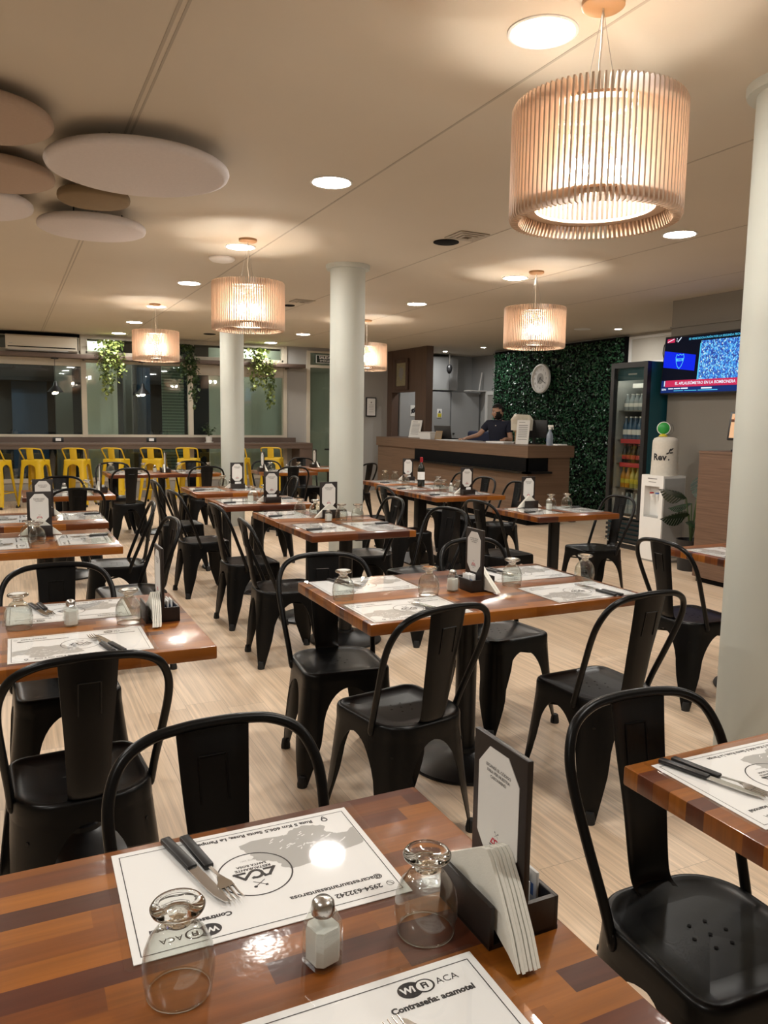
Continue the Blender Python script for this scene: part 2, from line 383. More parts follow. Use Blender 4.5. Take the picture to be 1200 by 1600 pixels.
# ---------------------------------------------------------------- room shell
FAR = 14.4
struct('floor', MB().box(-4, 9.4, -3, 17.5, -0.1, 0), 'floor_planks')
struct('ceiling', MB().box(-4, 9.4, -3, 14.8, ZC, ZC + 0.1), 'ceiling_paint')
for k, X in enumerate((-2.09, -0.76, 0.56, 1.89, 3.23, 4.56, 5.90)):
    mb = MB().box(X - 0.006, X + 0.006, -3, FAR, ZC - 0.0015, ZC + 0.001, bev=0)
    if k == 2: mb.box(X + 0.022, X + 0.032, -3, FAR, ZC - 0.0015, ZC + 0.001)
    struct('trim_%d' % (k + 1), mb, 'seam_tape')
sbox('wall_left', (-4.1, -4, -3, 14.8, 0, ZC), 'wall_beige')
sbox('wall_near', (-4, 9.4, -3.1, -3, 0, ZC), 'wall_beige')
struct('wall_right', MB().box(6.68, 8.7, -3, 6.58, 0, ZC).box(6.655, 6.68, -3, 6.58, 2.5, 2.515), 'wall_taupe')
sbox('wall_recess', (8.7, 8.9, 6.58, 13.0, 0, ZC), 'wall_beige')
sbox('wall_office', (9.1, 9.3, 13.13, 14.8, 0, ZC), 'wall_cool_grey')
sbox('wall_office_return', (8.7, 9.3, 13.0, 13.13, 0, ZC), 'wall_cool_grey')
mb = MB().box(6.97, 9.3, 14.6, 14.8, 0, ZC, 0)
struct('wall_office_back', mb, 'wall_cool_grey')
struct('wall_far', MB().box(6.32, 7.1, FAR, FAR + 0.12, 0, ZC).box(4.84, 5.24, FAR, FAR + 0.12, 0, ZC).box(5.24, 6.32, FAR, FAR + 0.12, 2.74, ZC), 'wall_grey')
struct('wall_far_base', MB().box(-4, 4.84, FAR - 0.02, FAR + 0.12, 0, 0.30), 'wall_grey')

# windows of the far wall: cream frames, clear panes
def window(n, x0, x1, ztop, frames_r=True):
    mb = MB()
    mb.box(x0 - 0.04, x0 + 0.04, FAR - 0.03, FAR + 0.1, 0.36, ZC)
    mb.box(x0 + 0.04, x1 - 0.04, FAR, FAR + 0.1, ztop, 2.50)                 # beam behind the shelf
    mb.box(x0 + 0.04, x1 - 0.04, FAR - 0.02, FAR + 0.1, 2.74, ZC)            # head
    mb.box(x0 + 0.04, x1 - 0.04, FAR - 0.04, FAR + 0.1, 1.075, 1.115)        # sill at the bar
    mb.box(x0 + 0.04, x1 - 0.04, FAR - 0.04, FAR + 0.1, 0.30, 0.37)
    for (a, b, c, d) in ((x0 + 0.04, x0 + 0.07, 2.50, 2.74), (x1 - 0.07, x1 - 0.04, 2.50, 2.74)): mb.box(a, b, FAR - 0.01, FAR + 0.06, c, d)
    mb.box(x0 + 0.04, x1 - 0.04, FAR - 0.01, FAR + 0.06, 2.50, 2.53)
    o = struct('window_%d' % n, mb, 'frame_cream')
    g = MB().box(x0 + 0.04, x1 - 0.04, FAR + 0.04, FAR + 0.048, 0.37, 1.075).box(x0 + 0.04, x1 - 0.04, FAR + 0.04, FAR + 0.048, 1.115, ztop).box(x0 + 0.07, x1 - 0.07, FAR + 0.03, FAR + 0.038, 2.53, 2.74)
    g.build('pane', 'window_glass', o)
    return o
window(1, -1.30, 1.21, 2.27); window(2, 1.21, 3.02, 2.34); window(3, 3.02, 4.81, 2.20)
o = bpy.data.objects['window_3']
MB().box(4.77, 4.84, FAR - 0.03, FAR + 0.1, 0.36, ZC).build('frame', 'frame_cream', o)
window(4, -4.0, -1.30, 2.27)
# glazed door beside the bar
mb = MB().box(5.24, 5.31, FAR - 0.03, FAR + 0.1, 0, 2.74).box(6.26, 6.33, FAR - 0.03, FAR + 0.1, 0, 2.74).box(5.31, 6.26, FAR - 0.03, FAR + 0.1, 2.42, 2.47).box(5.31, 6.26, FAR - 0.03, FAR + 0.1, 2.70, 2.74)
d1 = struct('door_1', mb, 'frame_cream')
MB().box(5.31, 6.26, FAR + 0.02, FAR + 0.03, 0.02, 2.42).box(5.31, 6.26, FAR + 0.02, FAR + 0.03, 2.47, 2.70).build('pane', 'window_glass', d1)
MB().box(5.80, 5.86, FAR - 0.0, FAR + 0.06, 0.02, 2.30).build('leaf_stile', 'frame_cream', d1)
h = MB(); h.tube([(5.72, FAR - 0.01, 0.85), (5.70, FAR - 0.09, 0.87), (5.70, FAR - 0.09, 1.08), (5.73, FAR - 0.01, 1.12)], 0.022); h.box(5.62, 5.86, FAR - 0.05, FAR, 0.83, 0.86)
h.build('door_handle', 'plastic_black', d1)
# what the panes show outside at night
struct('exterior_wall', MB().box(1.24, 1.82, 14.95, 15.0, 0, 2.75).box(3.50, 5.24, 15.0, 15.05, 0, 2.75).box(5.24, 6.7, 15.1, 15.15, 0, 2.75), 'outside_panel')
struct('exterior_louvre_wall', MB().box(2.62, 3.02, 15.0, 15.05, 0, 2.6), 'louvre_green')
struct('exterior_back_wall', MB().box(-6, 9, 17.5, 17.6, 0, 4).box(-2.0, 3.4, 16.9, 17.0, 2.1, 2.5), 'outside_dark')
struct('exterior_blue_wall', MB().box(0.10, 0.75, 17.3, 17.36, 0.2, 2.1).box(2.35, 2.6, 16.2, 16.25, 0.3, 2.4), 'outside_blue')
plain('outside_mid', (0.16, 0.165, 0.15), 0.7)
struct('exterior_pillar', MB().box(0.85, 1.15, 16.2, 16.5, 0, 2.6).box(-0.35, -0.15, 15.9, 16.1, 0, 2.6).box(2.05, 2.22, 15.9, 16.0, 0, 2.5), 'outside_mid')
# lamps added outside to brighten the panels, under an added dark roof
struct('exterior_added_roof', MB().box(-4, 7.2, FAR + 0.42, 17.4, 2.95, 3.05), 'outside_dark')
for k, x in enumerate((-1.0, 1.5, 4.3)):
    o = tag(MB().lathe([(0.10, 0), (0.10, -0.03), (0, -0.032)], 24, caps=False).build('added_outside_lamp', 'added_outside_glow', None, 40), 'lamp added outside to brighten the panels, ' + ['beyond the air conditioner', 'beyond the first trailing plant', 'beyond the third trailing plant'][k], 'porch lamp', 'added outside lamps'); o.location = (x, 14.78 if k else 15.5, 2.95)
# black slot above the air conditioner
sbox('trim_8', (-1.26, 1.16, FAR - 0.05, FAR - 0.022, 2.745, 2.798), 'black_void')

# three round columns with a collar under the ceiling
def column(n, x, y, r=0.155):
    mb = MB().lathe([(r, 0), (r, ZC - 0.035)], 48, 0, (x, y, 0)).lathe([(r + 0.035, ZC - 0.036), (r + 0.04, ZC - 0.02), (r + 0.04, ZC)], 48, 0, (x, y, 0))
    struct('round_column_%d' % n, mb, 'column_paint', None, 60)
column(1, 2.872, 2.225, 0.16); column(2, 2.77, 6.55); column(3, 2.72, 10.35)

# ---------------------------------------------------------------- lights of the place and added ones out of view
def downlight():
    o = thing('recessed_downlight', '-', 'ceiling light')
    MB().lathe([(0.122, 0.0), (0.122, -0.004), (0.112, -0.007), (0.106, -0.003), (0.106, 0.0)], 40, 0, caps=False).build('rim', 'frame_white', o, 60)
    MB().lathe([(0.0, -0.0035), (0.104, -0.0035)], 40, 0, caps=False).build('diffuser', 'downlight_glow', o)
    return o
ordn = ['first', 'second', 'third', 'fourth', 'fifth', 'sixth', 'seventh', 'eighth', 'ninth']
row_a = [(1.72, y) for y in (2.36, 4.32, 6.26, 8.19, 10.13, 12.0, 13.75)]
for k, (x, y) in enumerate(row_a):
    place('downlight', downlight, (x, y, ZC), 0, 'round white recessed ceiling light, %s along the row over the aisle' % ordn[k], 'ceiling light', 'recessed ceiling lights')
for k, (x, y) in enumerate([(4.37, y) for y in (4.28, 6.29, 8.26, 10.2, 12.17, 13.9)]):
    place('downlight', downlight, (x, y, ZC), 0, 'round white recessed ceiling light, %s along the row past the big column' % ordn[k], 'ceiling light', 'recessed ceiling lights')
for x, y, l in ((1.72, 0.4, 'above the closest table'), (4.37, 2.3, 'beyond the big pillar'), (4.37, 0.4, 'above the far end of the corner table'), (-0.95, 0.4, 'beside the closest table'), (-0.95, 2.36, 'beside the short aisle table'), (-0.95, 4.32, 'beside the second left-row table'), (-0.95, 6.26, 'beside the third left-row table'), (-0.95, 8.19, 'beside the fourth left-row table'), (-0.95, 10.1, 'between the left row and the windows'), (-0.95, 12.0, 'next to the bar stools at the windows')):
    place('downlight', downlight, (x, y, ZC), 0, 'added recessed ceiling light outside the frame, ' + l, 'ceiling light', 'added ceiling lights out of view')  # unseen lights, added to help light the room
def spot():
    o = thing('spotlight', '-', 'ceiling light')
    MB().lathe([(0.062, 0.0), (0.062, -0.006), (0.048, -0.008), (0.044, 0.0)], 28, 0, caps=False).build('rim', 'frame_white', o, 60)
    MB().lathe([(0.0, -0.004), (0.044, -0.004)], 28, 0, caps=False).build('lamp', 'spot_glow', o)
    return o
for (x, y), l in (((7.85, 13.6), 'small recessed spotlight above the grey cupboards'), ((8.0, 12.45), 'small recessed spotlight behind the counter, close to the green wall'), ((8.0, 8.9), 'small recessed spotlight in the ceiling above the fridge')):
    place('spot', spot, (x, y, ZC), 0, l, 'ceiling light', 'small spotlights')

def pendant():
    o = thing('pendant_lamp', '-', 'pendant lamp')
    zt, zb, R, n = 2.48 - ZC, 2.12 - ZC, 0.278, 94
    mb = MB()
    prof = [(R - 0.045, zt - 0.03), (R - 0.03, zt), (R - 0.006, zt - 0.0), (R, zt - 0.012), (R, zb + 0.012), (R - 0.006, zb), (R - 0.032, zb), (R - 0.046, zb + 0.035), (R - 0.046, zb + 0.05), (R - 0.02, zb + 0.055), (R - 0.02, zt - 0.05), (R - 0.045, zt - 0.045)]
    for k in range(n):
        a = 2 * pi * k / n; e = Vector((cos(a), sin(a), 0)); s_ = Vector((-sin(a), cos(a), 0)) * 0.003; L = len(prof)
        v = [tuple(e * r + s_ * q + Vector((0, 0, z))) for q in (-1, 1) for r, z in prof]
        f = [tuple(range(4)) ]
        mb.add(v, [tuple(range(L)), tuple(range(2 * L - 1, L - 1, -1))] + [(i, (i + 1) % L + 0, (i + 1) % L + L, i + L) for i in range(L)])
    mb.build('slat_shade', 'slat_wood', o, 0)
    MB().lathe([(R - 0.05, zb + 0.052), (R - 0.05, zt - 0.055)], 72, caps=False).build('liner', 'liner_film', o, 180)
    for z, r0 in ((zb + 0.042, R - 0.085), (zt - 0.05, R - 0.07)):
        q = MB(); q.lathe([(r0, z), (R - 0.03, z), (R - 0.03, z + 0.009), (r0, z + 0.009), (r0, z)], 64, 0, caps=False); q.build('ring', 'slat_wood', o, 60)
    q = MB()
    for a in (0.5, 0.5 + 2 * pi / 3, 0.5 + 4 * pi / 3): q.box(-0.008, 0.008, 0, R - 0.06, zt - 0.05, zt - 0.042).xf(Matrix.Identity(4)) if False else q.merge(MB().box(-0.008, 0.008, 0.0, R - 0.05, zt - 0.052, zt - 0.044), RZ(a))
    q.build('spider_arms', 'slat_wood', o, 0)
    MB().lathe([(0, 0), (0.068, 0), (0.068, -0.016), (0.06, -0.022), (0, -0.022)], 32, 0, caps=False).build('canopy', 'canopy_wood', o, 50)
    MB().tube(spline([(0, 0, -0.02), (0.004, 0.002, -0.12), (-0.003, 0.003, -0.2), (0.006, 0, -0.27), (0.0, 0, zt - 0.06)], 5), 0.0028, 6).build('cord', 'cord_white', o)
    for a in (0.5, 0.5 + 2 * pi / 3, 0.5 + 4 * pi / 3): MB().tube([(0, 0, -0.02), (0.07 * cos(a), 0.07 * sin(a), zt - 0.045)], 0.0009, 5).build('suspension_wire', 'wire_steel', o)
    MB().lathe([(0.0, zt - 0.05), (0.026, zt - 0.05), (0.026, zt - 0.09), (0.05, zt - 0.10), (0.05, zt - 0.125), (0, zt - 0.125)], 20, 0, caps=False).build('lamp_socket', 'brass', o, 40)
    for a in (2.2, 2.2 + pi):
        c = (0.058 * cos(a), 0.058 * sin(a), zt - 0.20)
        b = MB().tube([(0.03 * cos(a), 0.03 * sin(a), zt - 0.115), (c[0], c[1], zt - 0.155)], 0.012, 8).build('bulb_holder', 'brass', o)
        MB().ball(c, 0.032, 0, 10, (1, 1, 1.25)).build('bulb', 'bulb_glow', o, 180)
    return o
for (x, y), l in (((1.77, 2.11), 'slatted wooden drum pendant lamp, the big one closest to the camera'), ((1.70, 5.97), 'slatted wooden drum pendant lamp hanging between the wall discs and the middle column'), ((1.67, 9.92), 'slatted wooden drum pendant lamp hanging in front of the planted window shelf'), ((4.35, 5.93), 'slatted wooden drum pendant lamp hanging in front of the green wall'), ((4.50, 9.95), 'slatted wooden drum pendant lamp half hidden behind the middle column')):
    place('pendant', pendant, (x, y, ZC), 0.3 * x, l, 'pendant lamp', 'slatted drum pendants')

# ceiling fittings
def baffle(cx, cy, r, z, mat, label, th=0.05):
    p = [(0, th), (r * 0.96, th), (r * 0.99, th * 0.8), (r, th * 0.5), (r * 0.985, th * 0.18), (r * 0.93, 0.0), (0, -0.0)]
    o = MB().lathe(p, 72, 0, (cx, cy, z), caps=False).build('acoustic_disc', mat, None, 180); tag(o, label, 'acoustic panel', 'round acoustic discs under the ceiling')
    w = MB()
    for k in range(3):
        a = 2 * pi * k / 3 + 1.9; w.tube([(cx + 0.55 * r * cos(a), cy + 0.55 * r * sin(a), z + th), (cx + 0.55 * r * cos(a), cy + 0.55 * r * sin(a), ZC)], 0.004, 6)
    w.build('hanger_rod', 'plastic_black', o)
baffle(0.655, 4.28, 0.45, ZC - 0.12, 'felt_white', 'largest round white felt acoustic disc hanging under the ceiling')
baffle(0.565, 5.73, 0.345, ZC - 0.12, 'felt_white', 'mid-sized round white felt disc beyond the small brown one')
baffle(0.515, 5.08, 0.205, ZC - 0.09, 'felt_brown', 'small dark brown felt disc tucked between two white discs')
baffle(-0.075, 3.93, 0.315, ZC - 0.10, 'felt_rose', 'rosy beige felt disc cut by the picture edge, highest of the cluster')
baffle(-0.03, 4.80, 0.32, ZC - 0.10, 'felt_rose', 'rosy beige felt disc between the cut high one and the cut white one')
baffle(-0.19, 5.51, 0.393, ZC - 0.10, 'felt_white', 'round white felt disc cut by the picture edge, lowest of the cluster')
def fitting(name, prof, mat, x, y, label, cat, n=32):
    return tag(MB().lathe(prof, n, 0, (x, y, ZC), caps=False).build(name, mat, None, 50), label, cat)
fitting('smoke_detector', [(0.11, 0), (0.11, -0.012), (0.09, -0.028), (0.05, -0.036), (0, -0.038)], 'plastic_white', 1.70, 6.77, 'round white smoke detector on the ceiling near the hanging lamp', 'smoke detector')
fitting('ceiling_speaker', [(0.097, 0), (0.097, -0.006), (0.085, -0.01), (0, -0.012)], 'black_void', 3.05, 5.31, 'round black speaker in the ceiling beside the square vent', 'speaker')
fitting('ceiling_speaker', [(0.07, 0), (0.07, -0.006), (0.06, -0.01), (0, -0.012)], 'black_void', 3.11, 9.16, 'small black round ceiling fitting behind the lamp at the middle column', 'speaker')
fitting('ceiling_speaker', [(0.10, 0), (0.10, -0.006), (0.085, -0.01), (0, -0.012)], 'black_void', 3.05, 13.0, 'black round ceiling fitting near the thinner column at the windows', 'speaker')
fitting('ceiling_plate', [(0.12, 0), (0.12, -0.006), (0, -0.007)], 'plastic_white', 7.6, 9.2, 'flat white round plate on the ceiling above the fridge', 'ceiling plate')
def vent(x, y, s, label):
    v = thing('ceiling_vent', label, 'vent', (x, y, ZC))
    q = MB()
    for k in range(3):
        a = s * (1 - 0.28 * k); b = a - 0.022
        for (x0, x1, y0, y1) in ((-a, a, -a, -b), (-a, a, b, a), (-a, -b, -b, b), (b, a, -b, b)): q.box(x0, x1, y0, y1, -0.008 - 0.004 * k, 0.0)
    q.build('grille', 'seam_tape', v); MB().box(-s, s, -s, s, -0.003, -0.001).build('backing', 'ink_midgrey', v)
vent(3.08, 5.06, 0.12, 'square louvred air vent in the ceiling beside the black speaker')
vent(3.13, 8.75, 0.12, 'square louvred air vent in the ceiling behind the middle lamp')

# ---------------------------------------------------------------- window bar, shelf, air conditioner
bar = thing('window_bar', 'long brown bar counter running under the windows', 'counter', (0, 0, 0))
MB().box(-3.9, 5.18, 13.88, FAR - 0.05, 0.935, 0.985, bev=0.004).build('bar_top', 'shelf_brown', bar)
MB().box(-3.9, 5.0, FAR - 0.075, FAR - 0.045, 0.985, 1.073).build('upstand', 'shelf_brown', bar)
MB().box(-3.9, 5.18, 13.88, 13.90, 0.885, 0.935).build('front_edge', 'shelf_brown', bar)
MB().box(4.93, 5.18, 13.90, FAR - 0.05, 0.0, 0.935).build('end_panel', 'shelf_brown', bar)
MB().box(-1.5, -1.44, 13.95, FAR - 0.05, 0.0, 0.935).build('support_panel', 'shelf_brown', bar)
for x, l in ((0.77, 'black socket plate with white outlets on the bar, under the air conditioner'), (2.30, 'black socket plate with white outlets on the bar, under the hanging lamp')):
    o = tag(MB().box(x - 0.085, x + 0.085, FAR - 0.087, FAR - 0.0752, 0.992, 1.07, bev=0.003).build('socket_plate', 'plastic_black'), l, 'power outlet', 'bar socket plates')
    MB().box(x - 0.042, x + 0.042, FAR - 0.091, FAR - 0.087, 1.008, 1.054).build('outlet', 'plastic_white', o)
sh = tag(MB().box(-3.9, 5.12, FAR - 0.30, FAR - 0.03, 2.385, 2.455, bev=0.004).build('high_shelf', 'shelf_brown'), 'long brown shelf running high along the window wall', 'shelf')
mb = MB()
for x in (1.21, 3.02, 4.81): mb.box(x - 0.012, x + 0.012, FAR - 0.27, FAR - 0.03, 2.36, 2.385)
mb.build('bracket', 'shelf_brown', sh)
ac = thing('air_conditioner', 'cream wall air conditioner above the high shelf', 'air conditioner', (0.565, FAR - 0.14, 2.47))
mb = MB()
pr = [(-0.11, 0.03), (-0.115, 0.10), (-0.115, 0.235), (-0.09, 0.262), (0.11, 0.262), (0.11, 0.0), (-0.06, 0.0)]
v = [(x, y, z) for x in (-0.54, 0.54) for y, z in pr]; L = len(pr)
mb.add(v, [tuple(range(L)), tuple(range(2 * L - 1, L - 1, -1))] + [(i, (i + 1) % L, (i + 1) % L + L, i + L) for i in range(L)]); mb.build('housing', 'ac_white', ac)
MB().box(-0.51, 0.51, -0.118, -0.10, 0.062, 0.078).build('outlet_slot', 'black_void', ac)
MB().box(-0.50, 0.40, -0.105, -0.06, 0.012, 0.030).build('louvre', 'plastic_grey', ac)
MB().box(-0.49, -0.44, -0.1175, -0.114, 0.115, 0.122).build('badge', 'plastic_grey', ac)
def bar_lamp():
    o = thing('bar_pendant', '-', 'pendant lamp')
    MB().lathe([(0, 0), (0.06, 0), (0.06, -0.02), (0, -0.025)], 24, 0, caps=False).build('canopy', 'plastic_black', o)
    MB().tube([(0, 0, -0.02), (0, 0, -0.40)], 0.004, 6).build('cord', 'plastic_black', o)
    MB().lathe([(0.018, -0.38), (0.028, -0.40), (0.035, -0.45), (0.05, -0.47), (0.13, -0.56), (0.127, -0.565), (0.045, -0.475), (0.03, -0.45)], 28, 0, caps=False).build('lamp_shade', 'plastic_black', o, 50)
    MB().ball((0, 0, -0.555), 0.042, 0, 10).build('bulb', 'bar_bulb_glow', o, 180)
    return o
place('bar_lamp', bar_lamp, (0.75, FAR - 0.2, 2.3847), 0, 'small black cone lamp hanging below the air conditioner', 'pendant lamp', 'black cone lamps over the bar')
place('bar_lamp', bar_lamp, (2.15, FAR - 0.2, 2.3847), 0, 'small black cone lamp hanging between two trailing plants', 'pendant lamp', 'black cone lamps over the bar')

def leaf_cloud(mb, pts, size, mi=0, droop=0.5, heart=True):
    for p in pts:
        a = random.uniform(0, 2 * pi); t_ = random.uniform(-0.2, 1.2) * droop; s = size * random.uniform(0.7, 1.25)
        R = RZ(a) @ RX(-t_); q = Vector(p)
        sh_ = [(0, 0, 0), (0.42, 0.32, 0.08), (0.36, 0.72, 0.05), (0, 1.12, -0.1), (-0.36, 0.72, 0.05), (-0.42, 0.32, 0.08), (0, 0.5, -0.03)]
        v = [tuple(q + (R @ (Vector(x) * s))) for x in sh_]
        mb.add(v, [(0, 1, 6), (1, 2, 6), (2, 3, 6), (3, 4, 6), (4, 5, 6), (5, 0, 6)], mi)
def trailing(x, w, drops, label, dark=False):
    y0 = FAR - 0.18
    o = thing('trailing_plant', label, 'plant', (x, y0, 2.4554), 0, 'trailing plants on the high shelf')
    MB().lathe([(0.05, 0), (0.068, 0.09), (0.07, 0.10), (0.06, 0.10), (0, 0.09)], 20).build('pot', 'pot_black', o)
    top = MB(); P = [(random.gauss(0, w * 0.5), min(0.10, random.gauss(-0.05, 0.06)), 0.17 + random.uniform(-0.06, 0.10)) for _ in range(150)]
    P += [(random.gauss(0, w * 0.55), -0.175 - abs(random.gauss(0, 0.03)), random.uniform(-0.22, 0.10)) for _ in range(110)]
    st = MB()
    for dx, ln in drops:
        path = [Vector((dx * 0.4, -0.06, 0.10)), Vector((dx * 0.8, -0.17, 0.07))] + [Vector((dx + random.gauss(0, 0.015), -0.178 + random.gauss(0, 0.010), 0.05 - ln * k / 6)) for k in range(1, 7)]
        st.tube(spline(path, 4), 0.0025, 5)
        for k in range(int(ln * 75)):
            zz = 0.02 - ln * random.random(); P.append((dx + random.gauss(0, 0.032), -0.185 - abs(random.gauss(0, 0.02)), zz))
    leaf_cloud(top, P, 0.060, 0, 1.1)
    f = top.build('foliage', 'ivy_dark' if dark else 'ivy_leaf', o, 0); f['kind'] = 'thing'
    st.build('stem', 'stem_green', o)
trailing(1.63, 0.19, [(-0.13, 0.66), (-0.09, 0.72), (-0.04, 0.66), (0.02, 0.60), (0.12, 0.36), (0.18, 0.28), (-0.18, 0.4)], 'pale green trailing plant hanging from the shelf beside the air conditioner')
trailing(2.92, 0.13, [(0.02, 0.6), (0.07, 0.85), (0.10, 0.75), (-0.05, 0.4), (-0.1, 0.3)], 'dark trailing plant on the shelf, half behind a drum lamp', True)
trailing(4.24, 0.19, [(-0.18, 0.55), (-0.1, 0.5), (-0.02, 0.45), (0.08, 0.65), (0.14, 0.85), (0.17, 0.8), (0.2, 0.6)], 'pale green trailing plant between the two columns')
o = thing('potted_plant', 'small leafy plant in a white pot on the window bar', 'plant', (3.29, FAR - 0.23, 0.9854))
MB().lathe([(0.075, 0), (0.08, 0.012), (0.05, 0.014), (0.062, 0.115), (0.05, 0.115), (0, 0.10)], 24).build('pot', 'pot_white', o)
st = MB(); lf = MB(); P = []
for k in range(9):
    a = 2 * pi * k / 9; e = Vector((0.13 * cos(a) * random.uniform(.4, 1.1), 0.09 * sin(a), random.uniform(0.22, 0.36)))
    st.tube(spline([(0, 0, 0.1), tuple(Vector((e.x * .4, e.y * .4, .2))), tuple(e)], 4), 0.002, 5)
    P += [tuple(Vector((e.x * t_, e.y * t_, 0.1 + (e.z - 0.1) * t_)) + Vector((random.gauss(0, .012), random.gauss(0, .012), 0))) for t_ in (.45, .6, .7, .8, .9, 1)]
leaf_cloud(lf, P, 0.045); lf.build('foliage', 'ivy_dark', o, 0); st.build('stem', 'stem_green', o)

# exit sign above the door
o = tag(MB().box(5.42, 6.10, FAR - 0.06, FAR - 0.04, 2.51, 2.66).build('exit_sign', 'frame_white'), 'dark exit sign with white lettering and an arrow above the glass door', 'sign')
q = MB().box(5.43, 5.88, FAR - 0.064, FAR - 0.06, 2.52, 2.65).box(5.90, 6.09, FAR - 0.064, FAR - 0.06, 2.52, 2.65); q.build('sign_face', 'sign_green', o)
q = MB(); q.text('SALIDA DE', 0.075, 0, 0.028, 0, bold=0.002); q.text('EMERGENCIA', 0.055, 0, -0.032, 0); q.xf(TR(5.655, FAR - 0.066, 2.585) @ RX(pi / 2))
a_ = MB(); a_.line([(0, 0.045), (0, -0.035)], 0.016, 0); a_.line([(-0.035, 0.0), (0, -0.042), (0.035, 0.0)], 0.014, 0); a_.xf(TR(5.995, FAR - 0.066, 2.585) @ RX(pi / 2)); q.merge(a_)
q.build('lettering', 'paper_white', o, 0)
o = tag(MB().box(6.50, 6.72, FAR - 0.03, FAR - 0.005, 1.50, 1.88).build('framed_certificate', 'plastic_black'), 'black framed certificate on the grey wall beside the middle column', 'framed certificate')
MB().box(6.52, 6.70, FAR - 0.033, FAR - 0.03, 1.52, 1.86).build('document', 'paper_white', o)
q = MB(); q.ring((0, 0.09), 0.0, 0.014, 0, 16); [q.line([(-0.05, y), (0.05, y)], 0.004, 0) for y in (0.04, 0.01, -0.02, -0.05, -0.1)]; q.xf(TR(6.61, FAR - 0.035, 1.69) @ RX(pi / 2)); q.build('print', 'ink_midgrey', o, 0)

# ---------------------------------------------------------------- metal chairs and stools
def outline(hx, hyf, hyb, rf, rb, n=10):
    """rounded seat outline, counter-clockwise from the middle of the front; returns points, normals, arc lengths"""
    P = []
    for (cx, cy, r, a0) in ((hx - rf, hyf - rf, rf, 90), (-(hx - rf), hyf - rf, rf, 90), (-(hx - rb), -(hyb - rb), rb, 180), (hx - rb, -(hyb - rb), rb, 270)): pass
    arcs = [((-(hx - rf)), hyf - rf, rf, 90, 180), (-(hx - rb), -(hyb - rb), rb, 180, 270), (hx - rb, -(hyb - rb), rb, 270, 360), (hx - rf, hyf - rf, rf, 0, 90)]
    for cx, cy, r, a, b in arcs:
        for k in range(n + 1):
            t_ = rad(a + (b - a) * k / n); P.append((cx + r * cos(t_), cy + r * sin(t_), cos(t_), sin(t_)))
    Q = [(0, hyf, 0, 1)] + P + [(0, hyf, 0, 1)]
    s = [0.0]
    for a, b in zip(Q[:-1], Q[1:]): s.append(s[-1] + sqrt((a[0] - b[0]) ** 2 + (a[1] - b[1]) ** 2))
    return Q, s
def at_s(Q, s, t_):
    L = s[-1]; t_ = t_ % L
    for i in range(len(s) - 1):
        if s[i] <= t_ <= s[i + 1] and s[i + 1] > s[i]:
            u = (t_ - s[i]) / (s[i + 1] - s[i]); a, b = Q[i], Q[i + 1]
            x, y, nx, ny = [a[j] + (b[j] - a[j]) * u for j in range(4)]; l = sqrt(nx * nx + ny * ny) or 1
            return x, y, nx / l, ny / l
    return Q[0]
